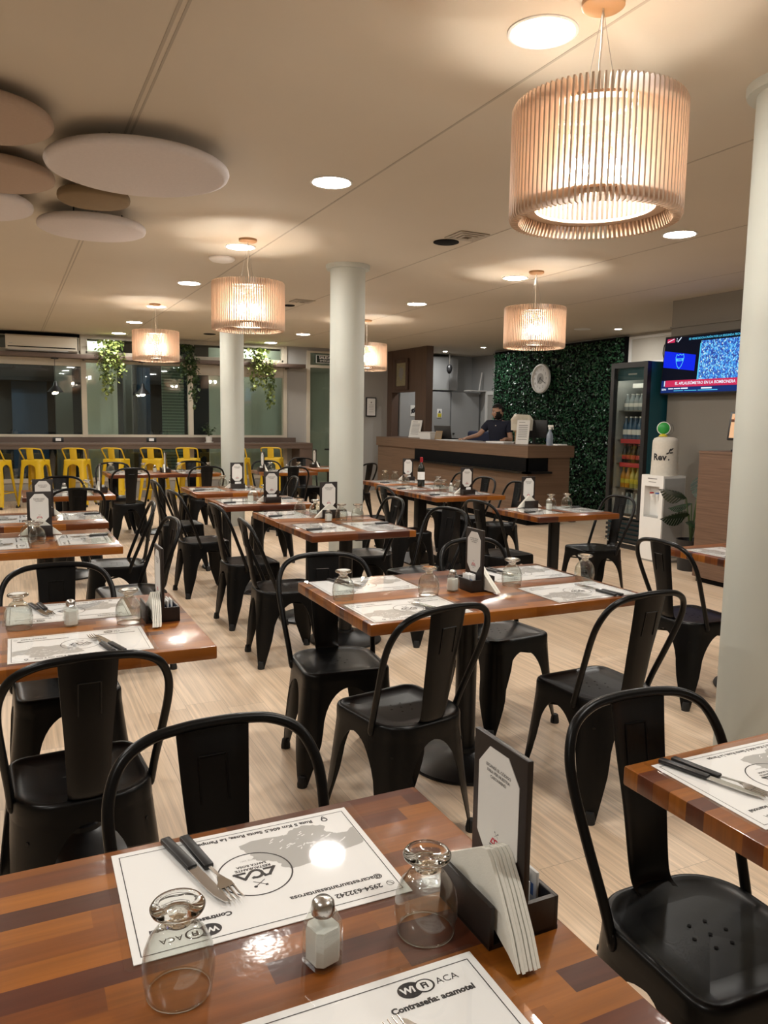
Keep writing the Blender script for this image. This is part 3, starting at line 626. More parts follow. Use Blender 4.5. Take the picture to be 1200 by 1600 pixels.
def metal_seat(name, P, mat):
    """pressed-metal seat, four arched sheet legs, hoop and splat"""
    o = thing(name, '-', P['cat'])
    Q, s = outline(P['hx'], P['hyf'], P['hyb'], P['rf'], P['rb']); Lp = s[-1]; zs = P['z']; za = P['arch_top']; zb = P['arch_low']
    # seat
    N = 72; mb = MB()
    lv = [(-0.075, zs - 0.008), (-0.034, zs - 0.006), (-0.026, zs - 0.003), (-0.016, zs), (-0.007, zs + 0.001), (-0.001, zs - 0.004), (0.002, zs - 0.012), (0.0025, P['apron']), (-0.0015, P['apron']), (-0.002, zs - 0.012), (-0.016, zs - 0.004)]
    v = []
    for off, z in lv:
        for k in range(N):
            x, y, nx, ny = at_s(Q, s, Lp * k / N); v.append((x + nx * off, y + ny * off, z))
    c = len(v); v.append((0, 0, zs - 0.010)); f = []
    for i in range(len(lv) - 1):
        for k in range(N): f.append((i * N + k, i * N + (k + 1) % N, (i + 1) * N + (k + 1) % N, (i + 1) * N + k))
    f += [(c, k, (k + 1) % N) for k in range(N)][::1]
    mb.add(v, f, 0)
    for hx_, hy_ in P['holes']: mb.lathe([(0.0, zs - 0.0078), (0.0045, zs - 0.0078)], 8, 1, (hx_, hy_, 0), caps=False)
    mb.build('seat', [mat, 'hole_black'], o, 50)
    # legs
    corner = []
    i0 = 1; n = 11
    for k in range(4): corner.append((s[1 + k * n] + s[1 + k * n + n - 1]) / 2)
    mids = [0.0, (s[n] + s[n + 1]) / 2, Lp / 2, (s[3 * n] + s[3 * n + 1]) / 2, Lp]
    rows = [P['apron'] + 0.004, za + 0.001] + [zb + (za - zb) * q for q in (0.995, 0.97, 0.93, 0.86, 0.77, 0.65, 0.5, 0.3, 0.1)] + [zb * q for q in (0.85, 0.65, 0.4, 0.2, 0.045)]
    C_ = 11
    for k in range(4):
        sc = corner[k]; Ll, Lr = sc - mids[k], mids[k + 1] - sc
        vo, vi = [], []
        for z in rows:
            tz = 1 - z / P['apron']
            off = 0.0025 + P['splay'] * (max(0, tz) ** 1.15)
            def wd(L):
                if z >= za: return L
                if z >= zb: return L - (L - P['w1']) * sqrt(max(0, 1 - ((z - zb) / (za - zb)) ** 2))
                return P['w2'] + (P['w1'] - P['w2']) * (z / zb)
            wl, wr = wd(Ll), wd(Lr)
            for q in range(C_):
                u = -1 + 2 * q / (C_ - 1); t_ = sc + (u * wl if u < 0 else u * wr)
                x, y, nx, ny = at_s(Q, s, t_)
                if z < zb:      # the fold tightens towards the foot
                    xc, yc, ncx, ncy = at_s(Q, s, sc); kf = 0.85 * (1 - z / zb)
                    nx, ny = nx + (ncx - nx) * kf, ny + (ncy - ny) * kf
                vo.append((x + nx * off, y + ny * off, z)); vi.append((x + nx * off - nx * 0.004, y + ny * off - ny * 0.004, z))
        Rn = len(rows); f = []; B = Rn * C_
        for i in range(Rn - 1):
            for q in range(C_ - 1):
                a = i * C_ + q; f.append((a, a + C_, a + C_ + 1, a + 1)); f.append((B + a, B + a + 1, B + a + C_ + 1, B + a + C_))
            for q in (0, C_ - 1):
                a = i * C_ + q; f.append((a, B + a, B + a + C_, a + C_) if q == 0 else (a, a + C_, B + a + C_, B + a))
        f.append(tuple(range((Rn - 1) * C_, Rn * C_)) + tuple(range(B + Rn * C_ - 1, B + (Rn - 1) * C_ - 1, -1)))
        lg = MB().add(vo + vi, f, 0).build('leg', mat, o, 45)
        x, y, nx, ny = at_s(Q, s, sc); off = P['splay'] + 0.0; fx, fy = x + nx * off, y + ny * off
        MB().lathe([(0.0205, 0), (0.021, 0.012), (0.0165, 0.038), (0.015, 0.042), (0, 0.042)], 14, 0, (fx, fy, 0)).build('foot_cap', 'boot_rubber', lg, 50)
        P.setdefault('feet', []).append((fx, fy))
    # crossing braces below the seat
    b = MB(); zz = P['brace']; F = P['feet']; kf = 1 - zz / P['apron'] * 0.30
    for i, j in P['brace_pairs']:
        A = Vector((F[i][0] * P['bk'], F[i][1] * P['bk'], zz)); Bv = Vector((F[j][0] * P['bk'], F[j][1] * P['bk'], zz + 0.006 * (i % 2)))
        b.tube([A, Bv], P['br'], 6)
    b.build('brace', mat, o)
    # hoop
    hp = P['hoop']; pts = spline([(-x, y, z) for x, y, z in hp] + [(x, y, z) for x, y, z in hp[::-1][1:]], 6)
    h = MB().tube(pts, P['hr'], 10)
    for sx in (-1, 1): h.ball((sx * hp[0][0], hp[0][1], hp[0][2]), P['hr'] * 1.15, 0, 6, (0.8, 1, 1.6))
    h.build('back_hoop', mat, o, 60)
    # splat: curved sheet with turned edges
    sp = P['splat']; rowsp = spline([(w, y, z) for w, y, z in sp], 5); cols = 9; vo = []; th = 0.003; vi = []
    for p in rowsp:
        for q in range(cols):
            u = -1 + 2 * q / (cols - 1); x = u * p.x; y = p.y + P['curve'] * (1 - u * u) * -1 + (0.006 if abs(u) == 1 else 0)
            vo.append((x, y, p.z)); vi.append((x, y - th, p.z - 0.0))
    Rn = len(rowsp); B = Rn * cols; f = []
    for i in range(Rn - 1):
        for q in range(cols - 1):
            a = i * cols + q; f.append((a, a + 1, a + cols + 1, a + cols)); f.append((B + a, B + a + cols, B + a + cols + 1, B + a + 1))
        a = i * cols; f.append((a, a + cols, B + a + cols, B + a)); a += cols - 1; f.append((a, B + a, B + a + cols, a + cols))
    f.append(tuple(range(cols)) + tuple(range(B + cols - 1, B - 1, -1)))
    m = MB().add(vo, [], 0).add(vi, [], 0); m.f = f; m.m = [0] * len(f)
    if P.get('emboss'):
        w, z0, z1, yy = P['emboss']
        def ry(z):
            for a, b_ in zip(rowsp[:-1], rowsp[1:]):
                if a.z <= z <= b_.z: return a.y + (b_.y - a.y) * (z - a.z) / max(1e-6, b_.z - a.z)
            return rowsp[-1].y
        for sy in (0.0006, -th - 0.0006):
            for a, b_ in (((-w, z0), (-w, z1)), ((-w, z1), (w, z1)), ((w, z1), (w, z0))):
                m.tube([(a[0], ry(a[1]) - P['curve'] * 0.85 + sy, a[1]), (b_[0], ry(b_[1]) - P['curve'] * 0.85 + sy, b_[1])], 0.0022, 6)
    m.build('splat', mat, o, 45)
    return o
CH = dict(cat='chair', hx=0.182, hyf=0.18, hyb=0.185, rf=0.055, rb=0.12, z=0.447, apron=0.402, arch_top=0.385, arch_low=0.20, w1=0.052, w2=0.0185, splay=0.052,
          holes=[(0, 0), (0.042, 0), (-0.042, 0), (0.021, 0.036), (-0.021, 0.036), (0.021, -0.036), (-0.021, -0.036)], brace=0.345, brace_pairs=[(0, 2), (1, 3)], bk=0.84, br=0.006,
          hoop=[(0.184, -0.075, 0.42), (0.190, -0.10, 0.49), (0.203, -0.145, 0.60), (0.212, -0.185, 0.70), (0.206, -0.212, 0.765), (0.178, -0.234, 0.818), (0.125, -0.248, 0.846), (0.06, -0.254, 0.855), (0, -0.255, 0.857)], hr=0.0115,
          splat=[(0.053, -0.150, 0.441), (0.053, -0.176, 0.455), (0.055, -0.190, 0.50), (0.060, -0.210, 0.62), (0.068, -0.234, 0.74), (0.074, -0.252, 0.85)], curve=0.010, emboss=(0.028, 0.70, 0.79, 0))
def chair(): return metal_seat('metal_chair', dict(CH), 'chair_black')
ST = dict(cat='stool', hx=0.165, hyf=0.16, hyb=0.16, rf=0.05, rb=0.05, z=0.745, apron=0.690, arch_top=0.675, arch_low=0.60, w1=0.062, w2=0.030, splay=0.085,
          holes=[], brace=0.24, brace_pairs=[(0, 1), (1, 2), (2, 3), (3, 0)], bk=0.91, br=0.009,
          hoop=[(0.165, -0.03, 0.735), (0.172, -0.07, 0.80), (0.178, -0.13, 0.885), (0.168, -0.15, 0.912), (0.13, -0.16, 0.922), (0.06, -0.165, 0.925), (0, -0.165, 0.925)], hr=0.011,
          splat=[(0.056, -0.135, 0.735), (0.056, -0.150, 0.80), (0.056, -0.160, 0.86), (0.056, -0.165, 0.925)], curve=0.006)
def stool(): return metal_seat('bar_stool', dict(ST), 'stool_yellow')
sl = ['cut by the picture edge', 'below the black socket plate', 'beside the window post', 'behind a black chair back', 'below the second socket plate', 'just before the thinner column', 'half hidden by the thinner column', 'beside the bar end panel']
for k, x in enumerate((-0.17, 0.38, 0.99, 1.59, 2.19, 2.76, 3.62, 4.24)):
    place('stool', stool, (x, 13.38, 0), rad(-38 + (k % 3) * 6), 'yellow low-back metal bar stool at the window bar, %s' % sl[k], 'stool', 'yellow bar stools')

# ---------------------------------------------------------------- tables and what lies on them
TZ = 0.76
def table_of(sx, sy, square_base):
    def b():
        o = thing('restaurant_table', '-', 'table')
        MB().box(-sx / 2, sx / 2, -sy / 2, sy / 2, TZ - 0.042, TZ, bev=0.005, seg=2).build('tabletop', 'butcher_block', o, 40)
        if square_base:
            q = MB().box(-0.05, 0.05, -0.05, 0.05, 0.03, TZ - 0.05, bev=0.006)
            q.build('post', 'pedestal_black', o, 40)
            w = 0.235; v = [(-w, -w, 0), (w, -w, 0), (w, w, 0), (-w, w, 0), (-w, -w, 0.014), (w, -w, 0.014), (w, w, 0.014), (-w, w, 0.014), (-.06, -.06, .085), (.06, -.06, .085), (.06, .06, .085), (-.06, .06, .085)]
            MB().add(v, [(3, 2, 1, 0), (8, 9, 10, 11)] + [(i, (i + 1) % 4, 4 + (i + 1) % 4, 4 + i) for i in range(4)] + [(4 + i, 4 + (i + 1) % 4, 8 + (i + 1) % 4, 8 + i) for i in range(4)]).build('base', 'pedestal_black', o, 0)
        else:
            MB().lathe([(0.0445, 0.03), (0.0445, TZ - 0.05)], 32).build('post', 'pedestal_black', o, 60)
            MB().lathe([(0.0, 0.0), (0.238, 0.0), (0.242, 0.006), (0.238, 0.014), (0.226, 0.018), (0.20, 0.028), (0.14, 0.042), (0.08, 0.052), (0.062, 0.06), (0.058, 0.075), (0, 0.075)], 56, caps=False).build('base', 'pedestal_black', o, 35)
        k = min(sx, sy) * 0.36
        q = MB().box(-k, k, -0.025, 0.025, TZ - 0.062, TZ - 0.042).box(-0.025, 0.025, -k, k, TZ - 0.062, TZ - 0.042).box(-0.08, 0.08, -0.08, 0.08, TZ - 0.066, TZ - 0.058)
        q.build('top_bracket', 'pedestal_black', o, 0)
        return o
    return b
def aca(mb, cx, cy, s, mi):
    """the angular A C A mark drawn as one bent band"""
    z = mb[1]; m = mb[0]
    w = 0.17 * s
    m.line([(cx - 1.0 * s, cy - 0.28 * s), (cx - 0.55 * s, cy - 0.28 * s)], w, z, mi)
    m.line([(cx - 1.05 * s, cy - 0.30 * s), (cx - 0.68 * s, cy + 0.28 * s), (cx - 0.45 * s, cy + 0.30 * s), (cx - 0.36 * s, cy + 0.10 * s)], w, z, mi)
    pts = [(cx + 0.16 * s + 0.02 * s, cy + 0.30 * s)] + [(cx - 0.02 * s + 0.32 * s * cos(a), cy + 0.34 * s * sin(a) * 0.95) for a in [rad(q) for q in range(60, 330, 18)]]
    m.line(pts, w, z, mi)
    m.line([(cx + 0.24 * s, cy - 0.20 * s), (cx + 0.62 * s, cy + 0.30 * s), (cx + 1.05 * s, cy - 0.26 * s), (cx + 0.55 * s, cy - 0.26 * s)], w, z, mi)
def crossed(m, cx, cy, s, z, mi):
    m.line([(cx - s, cy - s * .8), (cx + s, cy + s * .8)], s * 0.16, z, mi); m.line([(cx + s, cy - s * .8), (cx - s, cy + s * .8)], s * 0.16, z, mi)
    m.ring((cx + s, cy + s * .8), 0, s * .34, z, 12, mi); m.box(cx - s * 1.25, cx - s * .75, cy + s * .55, cy + s * 1.1, z - 0.00005, z, mi)
def blob(m, cx, cy, rx, ry, z, mi, seed, lo=(-9, -9)):
    r_ = random.Random(seed); ph = [r_.uniform(0, 6.28) for _ in range(8)]; pts = []
    for k in range(110):
        a = 2 * pi * k / 110; q = 1 + sum(sin(a * (j + 2) + ph[j]) * 0.13 / (1 + 0.45 * j) for j in range(8)) + r_.uniform(-.035, .035); pts.append((max(lo[0], cx + rx * q * cos(a)), max(lo[1], cy + ry * q * sin(a)), z))
    v = pts + [(cx, cy, z)]; m.add(v, [(len(pts), i, (i + 1) % len(pts)) for i in range(len(pts))], mi)
def placemat():
    o = MB(); z = 0.0012
    o.box(-0.200, 0.203, -0.136, 0.140, 0.0, 0.001, 0)
    for (a, b) in (((-0.190, -0.124), (0.192, -0.124)), ((0.192, -0.124), (0.192, 0.128)), ((0.192, 0.128), (-0.190, 0.128)), ((-0.190, 0.128), (-0.190, -0.124))): o.line([a, b], 0.0014, z, 1)
    blob(o, -0.105, -0.046, 0.094, 0.062, 0.0011, 2, 3, (-0.1885, -0.1225))
    blob(o, -0.165, -0.085, 0.030, 0.026, 0.00115, 0, 5)
    rr = random.Random(4)
    for k in range(34):
        a = rr.uniform(0, 6.28); q = rr.uniform(.2, .85); x, y = -0.105 + 0.085 * q * cos(a), -0.06 + 0.045 * q * sin(a)
        o.line([(x, y), (x + rr.uniform(.002, .007), y + rr.uniform(.001, .005))], 0.002, 0.00118, 0)
    o.ring((0.004, 0.002), 0.0562, 0.0587, z, 64, 1)
    aca((o, z), 0.004, 0.004, 0.030, 1); crossed(o, 0.004, 0.030, 0.0085, z, 1)
    o.text('RESTAURANTE', 0.0085, 0.004, -0.0125, z, 1, bold=0.0003); o.text('SANTA ROSA', 0.0080, 0.004, -0.022, z, 1, bold=0.0003); o.text('DESDE 2001', 0.0055, 0.004, -0.037, z, 2)
    o.text('Ruta 5 Km 606,5 Santa Rosa, La Pampa', 0.0126, -0.030, -0.1115, z, 1, bold=0.0005)
    o.ring((-0.151, -0.108), 0.0035, 0.0060, z, 20, 1); o.line([(-0.155, -0.112), (-0.151, -0.119), (-0.147, -0.112)], 0.002, z, 1)
    o.text('2954-632242', 0.0142, -0.126, 0.108, z, 1, bold=0.0005); o.ring((-0.178, 0.108), 0.0052, 0.0062, z, 20, 1); o.line([(-0.181, 0.111), (-0.179, 0.107), (-0.175, 0.105)], 0.0014, z, 1)
    o.text('@acarestaurantesantarosa', 0.0138, -0.100, 0.086, z, 1, bold=0.0004)
    o.ring((0.098, 0.108), 0, 0.0135, z, 28, 1, 1.25); o.ring((0.118, 0.108), 0, 0.0115, z, 28, 1, 1.2); o.ring((0.118, 0.108), 0, 0.0095, z + .0001, 28, 0, 1.15)
    o.text('Wi', 0.0145, 0.095, 0.108, z + .0002, 0, bold=0.0006); o.text('Fi', 0.0135, 0.118, 0.108, z + .0002, 1, bold=0.0006); o.text('ACA', 0.0155, 0.150, 0.108, z, 1)
    o.text('Contraseña: acamotel', 0.0130, 0.118, 0.083, z, 1, bold=0.0006)
    ob = o.build('placemat', ['paper_white', 'ink_black', 'ink_grey'], None, 0)
    f = MB(); P = [(-0.215 + .006, -0.1515), (0.215 - .006, -0.1515), (0.215, -0.1455), (0.215, 0.1455), (0.209, 0.1515), (-0.209, 0.1515), (-0.215, 0.1455), (-0.215, -0.1455)]
    f.face([(x, y, 0.0021) for x, y in P]); f.build('laminate', 'laminate_film', ob, 0)
    return ob
def cutlery_handle(m, mi):
    P = [(0, -0.100), (0.0, -0.096), (0.0, -0.02), (0.0, 0.0)]
    m.box(-0.0085, 0.0085, -0.105, 0.0, 0.0, 0.009, mi, 0.003)
def knife():
    q = MB(); pts = [(-0.0085, 0.0), (0.0085, 0.0), (0.0085, 0.06), (0.007, 0.085), (0.002, 0.105), (-0.002, 0.110), (-0.0085, 0.095)]
    q.prism(pts, 0.0035, 0.0052, 0)
    o = q.build('table_knife', 'steel', None, 30); h = MB(); cutlery_handle(h, 0); h.build('handle', 'handle_black', o, 40); return o
def fork():
    q = MB(); prof = [(0.003, 0.0, .0045), (0.0026, 0.035, .0075), (0.0065, 0.048, .007), (0.0115, 0.056, .005), (0.012, 0.066, .0042)]
    v = []
    for w, y, z in prof: v += [(-w, y, z), (w, y, z), (-w, y, z + .0016), (w, y, z + .0016)]
    f = [(1, 0, 2, 3)]
    for i in range(len(prof) - 1):
        a, b = 4 * i, 4 * i + 4; f += [(a, a + 1, b + 1, b), (a + 2, b + 2, b + 3, a + 3), (a, b, b + 2, a + 2), (a + 1, a + 3, b + 3, b + 1)]
    q.add(v, f, 0)
    for x in (-0.0102, -0.0034, 0.0034, 0.0102): q.tube([(x, .064, .0048), (x, .085, .0042), (x, .104, .0075)], [.0018, .0016, .0008], 6)
    o = q.build('table_fork', 'steel', None, 40); h = MB(); cutlery_handle(h, 0); h.build('handle', 'handle_black', o, 40); return o
def glass():
    o = thing('stemmed_glass', '-', 'glass')
    zk = 0.87
    out = [(0.0385, 0.0), (0.0412, 0.012), (0.0438, 0.030), (0.0440, 0.046), (0.0415, 0.066), (0.0355, 0.083), (0.0265, 0.096), (0.0175, 0.105)]
    out = [(r, z * zk) for r, z in out]
    inn = [(r - 0.0016, z) for r, z in out[:-1]] + [(0.012, 0.100 * zk)]
    MB().lathe(out + inn[::-1], 40, caps=False).build('bowl', 'glass_wall', o, 180)
    MB().tube([(0.0384 * cos(k * pi / 24), 0.0384 * sin(k * pi / 24), 0.0015) for k in range(48)], 0.0014, 6, 0, True).build('rim', 'glass_solid', o, 180)
    MB().lathe([(r, 0.1005 * zk + (z - 0.1005) * 0.92) for r, z in [(0, 0.1005), (0.0165, 0.1045), (0.0145, 0.111), (0.017, 0.117), (0.028, 0.121), (0.0325, 0.124), (0.0335, 0.128), (0.031, 0.1315), (0.023, 0.132), (0.014, 0.129), (0, 0.128)]], 40, caps=False).build('foot', 'glass_solid', o, 60)
    return o
def shaker():
    o = thing('salt_shaker', '-', 'salt shaker')
    def oct_(h, c): return [(h - c, -h), (h, -h + c), (h, h - c), (h - c, h), (-h + c, h), (-h, h - c), (-h, -h + c), (-h + c, -h)]
    def loft(lv):
        m = MB(); v = []; f = []
        for h, z in lv: v += [(x, y, z) for x, y in oct_(h, h * 0.36)]
        for i in range(len(lv) - 1):
            for k in range(8): f.append((i * 8 + k, i * 8 + (k + 1) % 8, (i + 1) * 8 + (k + 1) % 8, (i + 1) * 8 + k))
        f += [tuple(range(8))[::-1], tuple(range((len(lv) - 1) * 8, len(lv) * 8))]; return m.add(v, f, 0)
    loft([(0.021, 0.0), (0.0225, 0.003), (0.0222, 0.045), (0.0205, 0.058), (0.0165, 0.068), (0.0145, 0.072)]).build('glass_body', 'shaker_glass', o, 25)
    loft([(0.0185, 0.006), (0.0188, 0.044), (0.0175, 0.052)]).build('salt', 'salt', o, 25)
    MB().lathe([(0, 0.0905), (0.010, 0.0885), (0.0145, 0.084), (0.0155, 0.078), (0.0155, 0.069), (0.0148, 0.068)], 28, caps=False).build('cap', 'chrome_cap', o, 60)
    return o
def holder():
    o = thing('napkin_holder', '-', 'napkin holder')
    L = 0.066
    MB().box(-0.058, -0.050, -L, L, 0, 0.062, bev=0.0015).box(-0.058, 0.0, -L, L, 0, 0.006).build('napkin_tray', 'holder_black', o, 40)
    MB().box(0.048, 0.056, -L, L, 0, 0.050, bev=0.0015).box(0.0, 0.056, -L, L, 0, 0.006).box(0.004, 0.049, -L, -L + .007, 0, 0.050).box(0.004, 0.049, L - .007, L, 0, 0.050).build('sachet_tray', 'holder_black', o, 40)
    MB().box(-0.005, 0.005, -L, L, 0, 0.255, bev=0.002).build('panel', 'holder_black', o, 40)
    def card(sg):
        m = MB(); w, h, c1, c2 = 0.050, 0.084, 0.027, 0.031
        pts = [(-w + c1, h), (-w, h - c2), (-w, -h + c2), (-w + c1, -h), (w - c1, -h), (w, -h + c2), (w, h - c2), (w - c1, h)]
        m.prism(pts[::-1] if False else pts, 0, 0.001, 0); z = 0.0013
        m.text('ESCANEÁ EL CÓDIGO', 0.0062, 0, 0.056, z, 1, bold=0.0002); m.text('PARA VER NUESTRA', 0.0062, 0, 0.0485, z, 1, bold=0.0002); m.text('CARTA/MENÚ', 0.0062, 0, 0.041, z, 1, bold=0.0002)
        aca((m, z), 0, -0.052, 0.013, 2); crossed(m, 0, -0.040, 0.004, z, 1); m.line([(-0.016, -0.0595), (0.016, -0.0595)], 0.0022, z, 3); m.line([(-0.007, -0.066), (0.007, -0.066)], 0.0015, z, 3)
        m.xf(TR(0.0052 * sg, 0, 0.158) @ RZ(pi / 2 if sg > 0 else -pi / 2) @ RX(pi / 2)); m.build('menu_card', ['card_white', 'ink_midgrey', 'ink_red', 'ink_midgrey'], o, 0)
    card(-1); card(1); return o
def napkin():
    """square napkin folded to a triangle, standing on its fold"""
    n = 7; P = [(-0.122, 0.0), (-0.09, 0.001), (-0.05, 0.002), (0.0, 0.002), (0.05, 0.002), (0.09, 0.001), (0.122, 0.0), (0.090, 0.034), (0.05, 0.074), (0.012, 0.113), (0.0, 0.119), (-0.012, 0.113), (-0.05, 0.074), (-0.090, 0.034)]
    m = MB(); v = []
    for s_ in (-1, 1):
        for k in range(len(P)):
            x, y = P[k]; v.append((s_ * 0.0024 - 0.009 * (abs(x) / 0.098) ** 2 , x, y))
    L = len(P); m.add(v, [tuple(range(L)), tuple(range(2 * L - 1, L - 1, -1))] + [(i, i + L, (i + 1) % L + L, (i + 1) % L) for i in range(L)])
    return m.build('paper_napkin', 'napkin_paper', None, 30)
def sachet():
    m = MB(); m.box(-0.0028, 0.0028, -0.0245, 0.0245, 0, 0.060, 0, 0.0022); m.box(-0.0031, 0.0031, -0.018, 0.018, 0.022, 0.040, 1)
    return m.build('sugar_sachet', ['sachet_white', 'sachet_blue'], None, 30)

QR = {'near': 0, 'far': 180, 'left': -90, 'right': 90}
rng = random.Random(21)
def wh(who, nm):
    if who.startswith(('on its', 'at its')): return who.replace(' its', ' the') + ' of the ' + nm
    return who + ', on the ' + nm
def setting(T, cx, cy, side, who, glass_at=None, cut=True, gl=True, cdx=0.0):
    rz = rad(QR[side]); R = RZ(rz); nm = T['nm']; z = T['z'] + 0.0004
    def w(x, y): q = R @ Vector((x, y, 0)); return cx + q.x, cy + q.y
    j = rad(rng.uniform(-1.2, 1.2))
    place('mat', placemat, (cx, cy, z), rz + j, 'laminated printed placemat ' + wh(who, nm), 'placemat', 'printed placemats')
    if cut:
        a = rad(rng.uniform(4, 13)); k = rng.uniform(-.012, .012)
        for kind, fn, dx, dy, lab, c, g in (('fork', fork, 0.064 + cdx, -0.035, 'black-handled steel fork', 'fork', 'table forks'), ('knife', knife, 0.088 + cdx, -0.042, 'black-handled steel knife', 'knife', 'table knives')):
            x, y = w(dx + k, dy); place(kind, fn, (x, y, z + 0.0026), rz + a + (0.06 if kind == 'knife' else 0.0), lab + ' ' + wh(who, nm), c, g)
    if gl:
        x, y = glass_at or w(0.165, 0.205)
        place('glass', glass, (x, y, T['z'] + (0.0003 if glass_at or True else 0)), rng.uniform(0, 3), 'upturned stemmed water glass ' + wh(who.replace('with its print upside down', 'by the upside-down placemat').replace('cut by the bottom edge', 'by the placemat cut by the bottom edge'), nm), 'glass', 'upturned water glasses')
def set_holder(T, x, y, rz, nap=5, sug=4, tilt=0.0, lean=0.0):
    nm = T['nm']; r = rad(rz); R = RZ(r); z = T['z'] + 0.0003
    place('holder', holder, (x, y, z), r, 'black napkin and menu card holder standing on the %s' % nm, 'napkin holder', 'black napkin holders')
    for k in range(nap):
        lx = -0.0092 - 0.0060 * k; q = R @ Vector((lx, tilt + rng.uniform(-.002, .002), 0))
        np_ = place('napkin', napkin, (x + q.x, y + q.y, z + 0.0065 + 0.125 * abs(sin(lean))), r, 'white triangle-folded paper napkin in the holder on the %s' % nm, 'napkin', 'napkins on the %s' % nm)
        np_.rotation_euler[0] = lean
        if lean: np_.scale = (1, 0.95, 0.80)
    for k in range(sug):
        q = R @ Vector((0.0115 + 0.0085 * k, rng.uniform(-.022, .022), 0))
        place('sachet', sachet, (x + q.x, y + q.y, z + 0.0065), r + rad(rng.uniform(-2, 2)), 'small white sugar sachet in the holder on the %s' % nm, 'sugar sachet', 'sugar sachets on the %s' % nm)
def set_salt(T, x, y): place('salt', shaker, (x, y, T['z'] + 0.0003), rng.uniform(0, .5), 'glass salt shaker with metal cap standing on the %s' % T['nm'], 'salt shaker', 'salt shakers')
def table(nm, x0, x1, y0, y1, sq=False):
    sx, sy = round(x1 - x0, 3), round(y1 - y0, 3)
    place('table%s%s%s' % (sx, sy, sq), table_of(sx, sy, sq), ((x0 + x1) / 2, (y0 + y1) / 2, 0), 0, 'wooden butcher-block table on a black pedestal, %s' % nm[1], 'table', 'butcher-block restaurant tables')
    return dict(nm=nm[0], z=TZ, b=(x0, x1, y0, y1), sq=sq)
def seat_at(T, x, y, side, who, turn=0):
    # chair faces the table: side is where the sitter is
    f = {'near': 0, 'far': 180, 'left': -90, 'right': 90}[side]
    x0, x1, y0, y1 = T['b']; d = 0.163 - 0.2 * abs(sin(rad(turn)))        # the hoop stays clear of the table edge
    if side == 'near': y = min(y, y0 + d)
    elif side == 'far': y = max(y, y1 - d)
    elif side == 'left': x = min(x, x0 + d)
    else: x = max(x, x1 - d)
    cx, cy = (x0 + x1) / 2, (y0 + y1) / 2; out = {'near': (0, -1), 'far': (0, 1), 'left': (-1, 0), 'right': (1, 0)}[side]
    Rm = RZ(rad(f + turn))
    for _ in range(60):                                                        # and its feet clear of the pedestal base
        ft = [Rm @ Vector((sx * .205, sy * .205, 0)) for sx in (-1, 1) for sy in (-1, 1)]
        if T['sq']: ok = all(max(abs(x + p.x - cx), abs(y + p.y - cy)) > .265 for p in ft)
        else: ok = all((x + p.x - cx) ** 2 + (y + p.y - cy) ** 2 > .272 ** 2 for p in ft)
        if ok: break
        x += out[0] * .005; y += out[1] * .005
    place('chair', chair, (x, y, 0), rad(f + turn), 'black metal cafe chair %s' % who, 'chair', 'black metal cafe chairs')

t1 = table(('closest table', 'the closest one, with glasses and salt shaker'), -1.015, 0.685, 0.517, 1.267)
setting(t1, 0.325, 1.109, 'far', 'with its print upside down', (0.165, 0.905))
setting(t1, 0.325, 0.678, 'near', 'cut by the bottom edge', (0.498, 0.880))
set_salt(t1, 0.345, 0.880); set_holder(t1, 0.612, 0.872, 0, 6, 5, -0.014, rad(9))
seat_at(t1, 0.360, 1.245, 'far', 'tucked in behind the closest table', 3)
t4 = table(('corner table near the pillar', 'cut by the edge beside the big pillar'), 1.123, 2.52, 0.42, 1.17)
setting(t4, 1.375, 1.005, 'far', 'at its outer corner', None, True, False, 0.06)
seat_at(t4, 1.245, 1.03, 'far', 'whose seat slides under the corner table', -3)
t2 = table(('four-place table', 'the long four-place one in the middle'), 1.10, 2.352, 2.372, 3.125)
setting(t2, 1.342, 2.972, 'far', 'at its far left corner', (1.162, 2.765)); setting(t2, 1.325, 2.530, 'near', 'at its near left corner', (1.507, 2.700))
setting(t2, 2.120, 2.935, 'far', 'at its far right corner', (1.935, 2.735)); setting(t2, 2.120, 2.530, 'near', 'at its near right corner', (2.302, 2.700))
set_salt(t2, 1.640, 2.735); set_holder(t2, 1.745, 2.735, 180, 4, 4, 0.02)
seat_at(t2, 1.235, 2.395, 'near', 'facing the near left corner of the four-place table', 10)
seat_at(t2, 2.05, 2.42, 'near', 'facing the near right corner of the four-place table', 2)
seat_at(t2, 1.23, 2.90, 'far', 'behind the far left corner of the four-place table', -6)
seat_at(t2, 2.14, 2.82, 'far', 'behind the far right corner of the four-place table', 6)
t3 = table(('short table left of the aisle', 'the short one left of the aisle'), -0.19, 0.56, 2.335, 3.135)
setting(t3, 0.175, 2.515, 'near', 'on its near side', (0.350, 2.722)); setting(t3, 0.175, 2.962, 'far', 'on its far side', (0.010, 2.785))
set_salt(t3, 0.168, 2.755); set_holder(t3, 0.458, 2.745, 0, 5, 4, -0.03)
seat_at(t3, 0.150, 2.315, 'near', 'with its back to us at the short aisle table', 3)
seat_at(t3, 0.165, 3.06, 'far', 'on the far side of the short aisle table', 2)
t16 = table(('table behind the big pillar', 'half hidden by the big pillar'), 3.35, 4.10, 2.49, 3.25)
setting(t16, 3.53, 2.95, 'left', 'beside the big pillar', (3.80, 3.02)); seat_at(t16, 3.33, 2.97, 'left', 'half hidden by the big pillar', -3)
